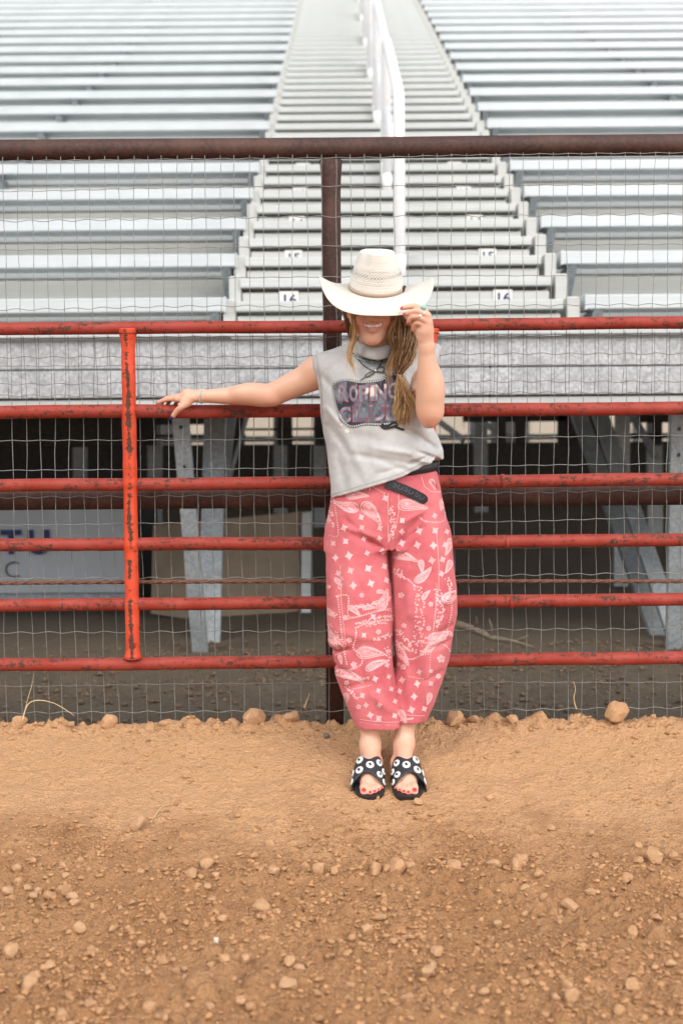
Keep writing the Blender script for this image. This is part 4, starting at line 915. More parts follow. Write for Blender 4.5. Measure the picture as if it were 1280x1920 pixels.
for st, x0, x1 in ((LL, 672, 752), (RR, 754, 797)):
    P = [(x0 + (x1-x0)*t, (1348 + 6*math.sin(t*2.2) if x0 < 700 else 1339 + 3*math.sin(t*2)) ) for t in np.linspace(.03, .97, 22)]
    h = Print(JB, .001); h.strip(P, 1.1, (.82, .42, .42)); h.obj('hem_stitching', M['print'], jeans)

# ------------------------------------------------------------------ shirt print: rope frame, tie-dye panel, outlined slab letters
fr = [(624.6,725.9),(631,717),(650,713),(674,717),(696,716),(716,712.6),(725.5,703.5),(737.5,702.6),(751,704.6),(757,714),(763,734),(763,759),(762,783),(757,791.6),(737,793),(713.6,795.6),(684,795),(660.5,799.6),(646,791.6),(635,773.7),(628.6,753.7),(624.6,736.5)]
FR = spl(fr, 6, True); FA = np.array(FR)
def inside(x, y):
    x0, y0 = FA[:, 0], FA[:, 1]; x1, y1 = np.roll(x0, -1), np.roll(y0, -1); return int((((y0 > y) != (y1 > y)) & (x < (x1-x0)*(y-y0)/(y1-y0+1e-9) + x0)).sum()) % 2 == 1
pp = Print(SB, .0010); st_ = 1.6
def tie(x, y):
    a = float(fbm(np.array([x*.07]), np.array([y*.05]), 4, 77)[0]); b = float(fbm(np.array([x*.25]), np.array([y*.09]), 3, 78)[0])
    c = np.array([.070, .078, .100]) + np.array([.10, .115, .13])*np.clip(a*1.8 + .15, -.45, 1) + .16*np.clip(b*2 - .45, 0, 1)
    if y > 757: c = c*.85 + np.array([.0, .012, .015])
    return tuple(np.clip(c, .02, .6))
ix = np.arange(622, 766, st_); iy = np.arange(700, 802, st_); cache = {}
for a in ix:
    for b_ in iy:
        if inside(a + st_/2, b_ + st_/2):
            q = []
            for (x, y) in ((a, b_), (a+st_, b_), (a+st_, b_+st_), (a, b_+st_)):
                k_ = (round(x, 2), round(y, 2))
                if k_ not in cache:
                    p = drop(x, y, SB, .0010)
                    if p is None: continue
                    cache[k_] = len(pp.v); pp.v.append(tuple(p)); pp.c.append(tie(x, y))
                if k_ in cache: q.append(cache[k_])
            if len(q) == 4: pp.f.append(q)
M['ink'] = _mprint('shirt_ink'); 
def _ink():
    b = NB('screen_print'); return b.out(b.attr(), .85)
M['ink'] = _ink()
pp.obj('printed_panel', M['ink'], shirt)
def letter_mesh(s, size, off):
    cu = bpy.data.curves.new('letters', 'FONT'); cu.body = s; cu.size = size; cu.offset = off; t = bpy.data.objects.new('letters', cu); me = bpy.data.meshes.new_from_object(t); bpy.data.objects.remove(t)
    bm = bmesh.new(); bm.from_mesh(me); bpy.data.meshes.remove(me)
    lo = min(v.co.x for v in bm.verts); hi = max(v.co.x for v in bm.verts); l2 = min(v.co.y for v in bm.verts); h2 = max(v.co.y for v in bm.verts)
    for i in range(1, 9):
        for (n, o) in (((1, 0, 0), (lo + (hi-lo)*i/9, 0, 0)), ((0, 1, 0), (0, l2 + (h2-l2)*i/9, 0))):
            bmesh.ops.bisect_plane(bm, geom=bm.verts[:] + bm.edges[:] + bm.faces[:], plane_co=o, plane_no=n)
    bm.verts.index_update(); V = [(v.co.x, v.co.y) for v in bm.verts]; F = [[v.index for v in f.verts] for f in bm.faces]; bm.free(); return V, F, (lo, hi, l2, h2)
def put_letter(P, ch, x0, x1, y0, y1, grow, col, off):
    V, F, (lo, hi, l2, h2) = letter_mesh(ch, 1.0, grow)
    V0, F0, (lo, hi, l2, h2) = letter_mesh(ch, 1.0, .02)
    def mp(u, v): t = (u-lo)/(hi-lo); x = x0 + (x1-x0)*t; y = y1 + (y0-y1)*(v-l2)/(h2-l2); return (x, y - .05*(x - 690) - 2.5*((x-690)/50)**2*(1 if y < 757 else -.6))
    b0 = len(P.v); P.poly([mp(*p) for p in V], F, (0, 0, 0), off)
    for i in range(b0, len(P.v)): P.c[i] = col(P.v[i]) if callable(col) else col
lt = Print(SB)
def pale(p):
    n = float(fbm(np.array([p[0]*40]), np.array([p[2]*30]), 3, 90)[0]); k = np.clip((n + .12 + (p[2] - W(690, 738, 4.05)[2])*6)*4, 0, 1); return tuple(np.array([.17, .19, .23])*(1-k) + np.array([.60, .59, .56])*k)
def dim(p):
    n = float(fbm(np.array([p[0]*40]), np.array([p[2]*30]), 3, 91)[0]); k = np.clip(n*2 + .2, 0, 1); return tuple(np.array([.10, .12, .16])*(1-k) + np.array([.32, .36, .40])*k)
RED = (.36, .03, .04)
for word, xs, y0, y1, fill in (('ROPING', [(635, 653), (655.5, 670), (673, 691), (694, 701), (703, 724), (727, 746)], 723, 752, pale), ('CLUB', [(636, 657), (662, 688), (692, 720), (724, 752)], 760, 789, dim)):
    for ch, (a, b_) in zip(word, xs):
        put_letter(lt, ch, a, b_, y0, y1, .052, RED, .0017); put_letter(lt, ch, a, b_, y0, y1, .026, fill, .0023)
lt.obj('printed_letters', M['ink'], shirt)
rp = Print(SB, .0018); dense = resample(FR, 2.2, True); rp.strip(dense, 4.6, (.02, .02, .022), .0021, closed=True)
def twists(L, w, closed=True):
    n = len(L)
    for i in range(0, n - (0 if closed else 1), 1):
        if i % 2: continue
        a, b_ = L[i], L[(i+1) % n]; t = b_ - a; ln = np.linalg.norm(t) + 1e-9; t = t/ln; nn = np.array([-t[1], t[0]]); c = (a+b_)/2
        V = [c - t*1.5 - nn*w*.36, c + t*.3 - nn*w*.36, c + t*1.7 + nn*w*.36, c - t*.1 + nn*w*.36]; rp.poly([tuple(p) for p in V], [[0, 1, 2, 3]], (.78, .77, .74), .0028)
twists(dense, 4.6)
for P in (spl([(713, 797), (720, 803), (735, 801), (745, 796), (738, 792), (726, 799), (714, 796)], 5), spl([(738, 799), (748, 803), (757, 806)], 5)):
    Q = resample(P, 2.2); rp.strip(Q, 4.4, (.02, .02, .022), .0030); twists(Q, 4.4, False)
rp.obj('printed_rope', M['ink'], shirt)
sp = Print(SB, .0012)
for (x, y, r) in ((640, 797, 4.5), (650.5, 808.5, 6.5)):
    V = [(x, y)]
    for i in range(10): a = -math.pi/2 + i*math.pi/5 + .2; q = r if i % 2 == 0 else r*.42; V.append((x + q*math.cos(a), y + q*math.sin(a)))
    sp.poly(V, [[0, 1+i, 1+(i+1) % 10] for i in range(10)], (.66, .63, .56))
sp.obj('printed_star', M['ink'], shirt)
sm = Print(SB, .0010); GS = (.30, .29, .275)
sm.strip(resample(spl([(x, y - 8) for x, y in hem[1:-1]], 6), 4), .9, GS)
sm.strip(resample(spl([(659, 655), (664, 664), (676, 671), (692, 675), (708, 676), (724, 673), (738, 664)], 6), 3), 1.4, (.20, .195, .19))
sm.strip(resample(spl([(592, 662), (597, 690), (602, 720), (604, 760), (605, 795)], 5), 4), .9, GS)
sm.obj('seam_stitching', M['ink'], shirt)
# ribbed collar standing round the neck
cb = []; nc = W(706, 655, 4.12)
for t in np.linspace(0, 2*math.pi, 56, endpoint=False):
    c, s_ = math.cos(t), -math.sin(t)                                  # s_ = -1 at the front
    rx, ry = .064, .068; fr_ = max(0, -s_)
    top_ = nc + np.array([rx*.97*c, ry*.97*s_ - .004*fr_, .018 - .016*fr_ + .010*abs(c)]); low = nc + np.array([rx*1.12*c, ry*1.10*s_ - .012*fr_, -.004 - .032*fr_**1.2 + .006*abs(c)])
    d_ = low - top_; cb.append([low + np.array([0, .006, -.004]), low, top_*.62 + low*.38 + np.array([.004*c, .004*s_, .001]), top_ + np.array([.002*c, .002*s_, 0]), top_ + np.array([-.002*c, -.002*s_, .0005]), top_*.5 + low*.5 + np.array([-.008*c, -.008*s_, 0])])
MB().grid(np.array(cb), closed_u=True).obj('collar', M['shirt'], shirt, True)

# ------------------------------------------------------------------ belt: a dark strip at the waist and its tooled tail hanging over the front
M['leather'] = flat('black_tooled_leather', (.018, .020, .026), .42, 0, .5, 160, .002)
bl = []
Zs = [W(724, 905, 4.05), W(745, 913, 4.046), W(765, 921, 4.043), W(785, 931, 4.042), W(800, 940, 4.045)]
path = spl([p for p in Zs], 6); nP = len(path)
mb = MB(); top = []; g = []
for i, p in enumerate(path):
    t = path[min(i+1, nP-1)] - path[max(i-1, 0)]; t /= np.linalg.norm(t); up_ = np.cross(np.array([0, -1., 0]), t); up_ /= np.linalg.norm(up_)
    u = i/(nP-1); w = .0165*(1 if u < .82 else math.sqrt(max(0.02, 1 - ((u-.82)/.185)**2)))
    h = JB.ray_cast(EYE, (Vector(p) - EYE).normalized()); p = np.array(h[0]) if h[0] is not None else p
    p = p + np.array([0, -.007, 0])
    g.append([p + up_*w + np.array([0, .0005, 0]), p + up_*w*.95 + np.array([0, -.0032, 0]), p + np.array([0, -.0034, 0]), p - up_*w*.95 + np.array([0, -.0032, 0]), p - up_*w + np.array([0, .0005, 0]), p + np.array([0, .0005, 0])])
mb.grid(np.array(g).transpose(1, 0, 2), closed_u=True)
belt = empty('belt', tuple(Zs[2]), parent=person)
tail = smooth_by_angle(mb.obj('belt_tail', M['leather'], belt), 25)
tl = MB(); LG = flat('worn_leather_tooling', (.16, .17, .20), .45)
for i in range(4, nP-4, 3):
    c = np.array(g[i][2]) + np.array([0, .0002, 0]); s_ = 1 if (i//3) % 2 else -1
    tl.tube([c + np.array([.006*math.sin(a)*s_ + .001*a, -.0006, .0085*math.cos(a)*(1 - a*.10)]) for a in np.linspace(0, 5.2, 12)], .0007, 4)
tl.obj('tooling', LG, tail, True)
wb = []
for a in np.linspace(0, 2*math.pi, 60, endpoint=False):
    c = W(722, 893, 4.163); rx, ry = .173, .106
    x, y = c[0] + rx*math.copysign(abs(math.cos(a))**.85, math.cos(a)), c[1] + ry*math.copysign(abs(math.sin(a))**.85, math.sin(a)); z = c[2] + .012 + (x-c[0])*.13
    wb.append([(x, y, z - .016), (x*1 + .003*math.cos(a), y + .003*math.sin(a), z - .015), (x + .003*math.cos(a), y + .003*math.sin(a), z + .015), (x, y, z + .016)])
MB().grid(np.array(wb), closed_u=True).obj('belt_band', M['leather'], belt, True)

# ------------------------------------------------------------------ straw hat
def _mstraw():
    b = NB('bleached_straw'); v = b.n('ShaderNodeTexWave', wave_type='BANDS', bands_direction='Z'); v.inputs['Scale'].default_value = 70; v.inputs['Distortion'].default_value = .6; b.t.links.new(b.tc.outputs['Object'], v.inputs['Vector'])
    n = b.noise(300, 3); c = b.mix(b.ramp(n, (.3, 0.0), (.7, 1.0)), (.66, .63, .57), (.74, .715, .66))
    return b.out(c, .7, 0, b.math('ADD', v.outputs['Fac'], b.math('MULTIPLY', n, .4)), .0012, .45)
M['straw'] = _mstraw(); M['straw_brim'] = flat('woven_straw_brim', (.57, .54, .485), .7, 0, .07, 350, .0008)
M['hatband'] = flat('tan_hat_band', (.42, .31, .235), .6, 0, .2, 300, .0006); M['hole'] = flat('woven_hole', (.07, .05, .03), .9)
HC = W(705, 540, 4.075); HT = Matrix.Translation(Vector(HC)) @ Matrix.Rotation(math.radians(1.5), 4, 'Y') @ Matrix.Rotation(math.radians(18), 4, 'X') @ Matrix.Rotation(math.radians(2), 4, 'Z')
def hx(p): return np.array(HT @ Vector(p))
def crown_pt(a, t):
    """a: angle from the front, t: 0 base .. 1 shoulder"""
    z = .117*t; t = max(t, 0.0); k = 1 - .36*t**1.6
    rx, ry = .0885*k, .1010*(1 - .16*t**1.6); sx, sy = math.sin(a), -math.cos(a); p = 2.3
    q = (abs(sx)**p + abs(sy)**p)**(-1/p); x, y = rx*sx*q, ry*sy*q
    dent = math.exp(-((abs(a) - .75)/.30)**2)*max(0, t-.35)*.020; x *= 1 - dent/.07*.8; y *= 1 - dent/.09
    z += -.010*(math.cos(a)**2)*(1 - t) + (.006*math.cos(a) if t > .8 else 0)
    return (x, y, z)
N_A = 96; A_ = [(-math.pi + 2*math.pi*i/N_A) for i in range(N_A)]; TT = [-.03, .0] + [.04*i for i in range(1, 24)] + [.955, .985, 1.0]
P = []
for a in A_:
    r = [hx(crown_pt(a, t)) for t in TT]; xe, ye, ze = crown_pt(a, 1.0)
    for s_, dz in ((.93, .0035), (.82, .002), (.6, -.010), (.35, -.020), (.0, -.024)):
        r.append(hx((xe*s_, ye*s_, ze + dz*(1 if s_ > .8 else 1 - .5*abs(math.cos(a))))))
    P.append(r)
hat = empty('hat', tuple(HC), parent=person)
crown = MB().grid(np.array(P), closed_u=True).obj('crown', M['straw'], hat, True)
def brim_pt(a, s_):
    x0, y0, z0 = crown_pt(a, 0); sx, cx_ = math.sin(a), math.cos(a)
    ex, ey = .186*math.copysign(abs(sx)**.74, sx), -.192*math.copysign(abs(cx_)**.95, cx_)
    x = x0 + (ex-x0)*s_; y = y0 + (ey-y0)*s_
    up_ = .036*abs(sx)**8.0*s_**1.8; dn = -(.035 if cx_ > 0 else .014)*(1 - abs(sx)**2.6)*s_**1.25
    return (x, y, z0 + up_ + dn - .001)
SS = np.linspace(0, 1, 14)
top = [[hx(brim_pt(a, s_)) for s_ in SS] for a in A_]
bot = [[hx(np.array(brim_pt(a, s_)) - np.array([0, 0, .0035])) for s_ in SS[::-1]] for a in A_]
edge = [[hx(np.array(brim_pt(a, 1.0)) + np.array([.0022*math.sin(a), -.0022*math.cos(a), -.0018]))] for a in A_]
MB().grid(np.array([t + e + b_ for t, e, b_ in zip(top, edge, bot)]), closed_u=True).obj('brim', M['straw_brim'], hat, True)
band = []
for a in A_:
    q = []
    for (t, g_) in ((.0, .001), (.0, .0032), (.045, .0036), (.088, .0030), (.088, .0)):
        x, y, z = crown_pt(a, t); n_ = math.hypot(x, y); q.append(hx((x*(1+g_/n_), y*(1+g_/n_), z + .001)))
    band.append(q)
bo = MB().grid(np.array(band), closed_u=True).obj('hat_band', M['hatband'], hat, True)
x, y, z = crown_pt(1.15, .07); bk = hx((x*1.05, y*1.05, z)); MB().tube([bk + np.array([-.004, -.002, -.008]), bk + np.array([.004, .0, .010])], .005, 8).obj('band_keeper', M['leather'], bo, True)
vent = MB(); vr = MB()
for r_ in range(6):
    for i in range(46):
        a = -math.pi + 2*math.pi*(i + .5*(r_ % 2))/46; t = .385 + r_*.040
        for sgn, tgt in ((1, vent),):
            def cp(da, dt, g_=.0016):
                x, y, z = crown_pt(a + da, t + dt); n_ = math.hypot(x, y); return hx((x*(1+g_/n_), y*(1+g_/n_), z))
            big = .75 + .5*float(rng.random()); ww = .031*big if r_ in (2, 3) else .017*big; hh = .018*big if r_ in (2, 3) else .012*big
            tgt.add([cp(-ww, 0), cp(0, -hh), cp(ww, 0), cp(0, hh)], [[0, 1, 2, 3]])
vh = vent.obj('vent_holes', M['hole'], crown)
for zt in (.30, .345, .63, .67):                                       # raised weave round the vents
    vr.tube([hx(np.array(crown_pt(a, zt + .006*math.sin(i*2.1)))*np.array([1.004, 1.004, 1])) for i, a in enumerate(A_)], .0010, 5, closed=True)
vr.obj('weave_ridges', M['straw'], crown, True)

# ------------------------------------------------------------------ hair
def _mhair():
    b = NB('blond_brown_hair'); return b.out(b.attr(), .42, 0, None, Specular_IOR_Level=.5)
M['hair'] = _mhair()
BLOND, BROWN, DARK, PALE = np.array([.55, .325, .125]), np.array([.22, .105, .042]), np.array([.06, .030, .015]), np.array([.70, .50, .29])
hair = empty('hair', tuple(W(745, 600, 4.06)), parent=person)
def lock(name, guide, n, spread, r0, cols, wav=.0, seed=0, tip=1.0, sq=1.0, freq=3.0, dens=1.5):
    n = int(n*dens); r0 = r0*.80
    """guide: (px, py, depth, spread scale)"""
    rg = np.random.default_rng(seed); mb = MB()
    Gd = [W(p[0], p[1], p[2]) for p in guide]; sp_ = [p[3] for p in guide]; S_ = spl(Gd, 4); w_ = np.interp(np.linspace(0, len(Gd)-1, len(S_)), range(len(Gd)), sp_)
    for i in range(n):
        o = rg.normal(0, 1, 3)*np.array([1, sq, .35]); o /= max(1, np.linalg.norm(o[:2])/1.4); ph = rg.uniform(0, 6.28); am = wav*rg.uniform(.4, 1.4); L = rg.uniform(.72, 1.0)*tip; m = max(4, int(len(S_)*min(1, L)))
        ci = rg.choice(len(cols)); c = cols[ci]*rg.uniform(.75, 1.25); drift = rg.normal(0, 1, 3)*spread*.25; fq = freq*rg.uniform(.7, 1.4)
        pts = []; rr = []
        for j in range(m):
            u = j/(m-1); pts.append(S_[j] + o*spread*w_[j] + drift*u*w_[j] + np.array([am*math.sin(ph + u*fq*2), am*math.cos(ph + u*fq*1.7), 0])*u); rr.append(.85*r0*rg.uniform(.7, 1.15)*(1 - .75*u**3))
        mb.tube(pts, rr, 4, False, col=np.clip(c, 0, 1))
    return mb.obj(name, M['hair'], hair, True)
lock('front_lock', [(666, 568, 4.03, 1), (662, 590, 4.01, .9), (665, 612, 4.01, .8), (664, 634, 4.02, .8), (657, 655, 4.03, .8), (655, 672, 4.02, .8), (662, 688, 4.02, .8), (668, 712, 4.02, .8)], 46, .0060, .0011, [BLOND, PALE, BLOND, BROWN], .004, 1)
lock('front_lock', [(668, 572, 4.03, 1), (665, 595, 4.02, .9), (669, 615, 4.01, .6), (663, 640, 4.03, .6), (656, 662, 4.03, .7)], 22, .005, .0010, [BLOND, PALE], .004, 2)
lock('front_lock', [(744, 570, 4.03, 1), (741, 592, 4.00, .9), (737, 610, 4.00, .7), (731, 632, 4.01, .7), (739, 655, 4.02, .8), (732, 680, 4.02, .8), (729, 705, 4.02, .8), (732, 730, 4.02, .7)], 60, .0065, .0011, [BLOND, PALE, BROWN, BROWN], .006, 3)
lock('front_lock', [(748, 575, 4.03, 1), (745, 600, 4.02, 1), (746, 625, 4.01, .8), (748, 650, 4.01, .9), (742, 675, 4.02, .8), (738, 700, 4.02, .8)], 50, .006, .0011, [BLOND, BROWN, DARK], .007, 4)
lock('ponytail', [(752, 575, 4.10, .8), (763, 605, 4.08, 1.2), (764, 632, 4.06, 1.55), (761, 655, 4.05, 1.55), (755, 678, 4.045, 1.15), (748, 696, 4.04, .45), (747, 704, 4.04, .25)], 420, .0155, .0012, [BROWN, BROWN, DARK, BLOND, BROWN, PALE], .006, 5, 1.25)
lock('ponytail', [(700, 560, 4.17, 2.2), (735, 590, 4.15, 1.8), (756, 620, 4.11, 1.4), (760, 650, 4.075, 1.2), (753, 685, 4.06, .7), (747, 704, 4.045, .3)], 260, .0155, .0013, [DARK, BROWN], .003, 6, 1.35)
lock('tail_end', [(747, 704, 4.035, .4), (750, 720, 4.028, .8), (756, 740, 4.02, 1.0), (758, 760, 4.02, 1.1), (757, 780, 4.02, 1.25), (757, 802, 4.03, 1.35)], 240, .0100, .0011, [BROWN, BROWN, BLOND, DARK, PALE], .006, 7, 1.0)
lock('tail_end', [(747, 704, 4.03, .5), (754, 720, 4.018, .8), (763, 732, 4.012, .9), (772, 735, 4.012, .8), (778, 731, 4.012, .5)], 70, .0068, .0011, [BROWN, BLOND, BROWN], .003, 8)
lock('tail_end', [(748, 704, 4.03, .5), (745, 725, 4.02, .8), (746, 750, 4.02, .9), (742, 772, 4.02, 1.0), (744, 792, 4.025, 1.0)], 60, .006, .0010, [BLOND, PALE, BROWN], .008, 9)
lock('stray_hair', [(760, 585, 4.07, 1.5), (770, 612, 4.06, 1.8), (774, 635, 4.05, 2.0), (770, 655, 4.05, 2.0)], 60, .010, .0007, [BLOND, BROWN], .012, 10)
lock('stray_hair', [(745, 590, 4.04, 1.5), (770, 600, 4.03, 1.5), (790, 625, 4.03, 1.5), (786, 640, 4.03, 1.5)], 26, .010, .0006, [BLOND, BROWN], .010, 12)
lock('stray_hair', [(664, 600, 4.02, 1), (660, 640, 4.02, 1.2), (652, 690, 4.02, 1.2), (662, 735, 4.02, 1.4)], 14, .008, .0005, [PALE, BLOND], .008, 13)
lock('stray_hair', [(750, 706, 4.02, .8), (760, 740, 4.01, 1.4), (775, 770, 4.01, 1.8), (772, 800, 4.015, 1.8)], 40, .012, .0007, [BROWN, BLOND], .010, 14)
lock('back_hair', [(648, 560, 4.13, 1), (650, 580, 4.12, 1), (655, 605, 4.12, 1), (660, 630, 4.14, .9), (672, 650, 4.16, .8)], 120, .010, .0013, [BROWN, DARK], .004, 11, 1.0, 2.0)
cap = MB(); 
for i in range(900):                                                    # hair over the skull under the hat
    a = rng.uniform(-2.35, 2.35); a += math.pi; P = []
    for u in np.linspace(0, 1, 7):
        th = .15 + u*1.65; c = W(703, 562, 4.090); P.append(c + np.array([.079*math.sin(th)*math.sin(a), -.098*math.sin(th)*math.cos(a), .103*math.cos(th)]) + rng.normal(0, .0015, 3))
    cap.tube(P, .0017, 3, False, col=np.clip((BROWN if rng.random() < .6 else BLOND)*rng.uniform(.7, 1.2), 0, 1))
cap.obj('crown_hair', M['hair'], hair, True)
M['elastic'] = flat('clear_hair_tie', (.62, .50, .40), .4)
c = W(747, 704, 4.035); MB().tube([c + np.array([.0075*math.cos(a), .0075*math.sin(a), .002*math.sin(2*a)]) for a in np.linspace(0, 6.283, 18, endpoint=False)], .0022, 6, closed=True).obj('hair_tie', M['elastic'], hair, True)

# ------------------------------------------------------------------ jewellery
M['turq'] = flat('turquoise', (.22, .52, .47), .35, 0, .35, 400); M['silver'] = flat('silver', (.72, .72, .70), .25, .9, .1); M['darkbead'] = flat('dark_silver_bead', (.10, .12, .10), .4, .5); M['cord'] = flat('grey_twisted_cord', (.13, .13, .135), .6, .2, .4, 900)
def bead_mesh(r, seg=8):
    bm = bmesh.new(); bmesh.ops.create_icosphere(bm, subdivisions=1, radius=r); me = bpy.data.meshes.new('bead'); bm.to_mesh(me); bm.free(); me.polygons.foreach_set('use_smooth', np.ones(len(me.polygons), dtype=bool)); return me
def on_shirt(x, y, off): 
    p = drop(x, y, SB, off); 
    return np.array(p) if p is not None else W(x, y, 4.05)
nk = empty('bead_necklace', tuple(W(697, 677, 4.04)), parent=person)
BM1, BM2, BM3 = bead_mesh(.0034), bead_mesh(.0024), bead_mesh(.0040); BM1.materials.append(M['turq']); BM2.materials.append(M['darkbead']); BM3.materials.append(M['silver'])
npth = resample(spl([(657, 650), (660, 660), (665, 668), (674, 675), (686, 679), (698, 680), (710, 677), (720, 668), (727, 656), (729, 646)], 8), 3.4)
for i, p in enumerate(npth):
    q = on_shirt(p[0], p[1], .0035); mid = 4 < i < len(npth) - 6; bmsh = (BM1 if i % 4 else BM3) if mid else BM2
    o = bpy.data.objects.new('bead', bmsh); C.objects.link(o); o.location = q; adopt(o, nk)
bn = empty('cord_necklace', tuple(W(700, 700, 4.03)), parent=person)
def cord(name, P, off=.003):
    Q = resample(spl(P, 8), 2.0); W3 = [on_shirt(x, y, off) for x, y in Q]; mb = MB()
    for ph in (0, math.pi): mb.tube([p + .0013*np.array([math.cos(i*.9 + ph), 0, math.sin(i*.9 + ph)]) for i, p in enumerate(W3)], .0013, 5)
    return mb.obj(name, M['cord'], bn, True)
cord('cord', [(662, 665), (672, 676), (682, 686), (694, 694), (702, 697)]); cord('cord', [(726, 662), (718, 674), (712, 686), (704, 696)])
cord('bow_loop', [(703, 696), (694, 699), (687, 703), (685, 708), (692, 707), (699, 702), (703, 697)], .004); cord('bow_loop', [(703, 696), (709, 691), (716, 689), (720, 693), (716, 699), (709, 699), (704, 697)], .004)
cord('cord_end', [(702, 698), (695, 704), (688, 708), (681, 711), (676, 714)], .005); cord('cord_end', [(705, 697), (714, 699), (722, 701)], .005)
MB().tube([on_shirt(701, 695, .005), on_shirt(705.5, 698, .006)], .0042, 8).obj('cord_knot', M['silver'], bn, True)
def ring_at(name, a, b_, t, r, m, parent, tube=.0016, n=16):
    a, b_ = np.array(a), np.array(b_); c = a + (b_-a)*t; d = (b_-a)/np.linalg.norm(b_-a); u = np.cross(d, [0, 0, 1.]); u /= np.linalg.norm(u); v = np.cross(d, u)
    return MB().tube([c + r*(u*math.cos(q) + v*math.sin(q)) for q in np.linspace(0, 2*math.pi, n, endpoint=False)], tube, 6, closed=True).obj(name, m, parent, True), c
ba, bb = el*.12 + wr*.88, wr
br_ = empty('bracelet', tuple(wr), parent=person); d = (wr - el); d /= np.linalg.norm(d); u = np.cross(d, [0, 0, 1.]); u /= np.linalg.norm(u); v = np.cross(d, u); cc_ = wr + d*(-.004)
for i in range(34):
    q = 2*math.pi*i/34; o = bpy.data.objects.new('bead', BM1 if i % 6 else BM3); C.objects.link(o); o.scale = (.72,)*3; o.location = cc_ + .0245*(u*math.cos(q)*1.0 + v*math.sin(q)*1.0) + d*.004*math.sin(q); adopt(o, br_)
ring_at('ring', FING['rt'][0], FING['rt'][2], .62, .0118, M['silver'], person, .0019)
ring_at('ring', FING['lm'][0], FING['lm'][1], .45, .0118, M['silver'], person, .0016)
r1, c1 = ring_at('ring', FING['li'][0], FING['li'][1], .30, .0122, M['silver'], person, .0018)
def stone(name, c, r, m, parent):
    bm = bmesh.new(); bmesh.ops.create_icosphere(bm, subdivisions=2, radius=1); me = bpy.data.meshes.new(name); bm.to_mesh(me); bm.free(); me.transform(Matrix.Translation(Vector(c)) @ Matrix.Diagonal((*r, 1))); me.polygons.foreach_set('use_smooth', np.ones(len(me.polygons), dtype=bool)); return link(name, me, m, parent)
stone('turquoise_stone', W(794, 576, 3.888), (.0085, .005, .008), M['turq'], r1)
r2 = [o for o in bpy.data.objects if o.name == 'ring.001'][0]; stone('pearl', W(787, 592.5, 3.868), (.0052, .0052, .0052), M['white'], r2)

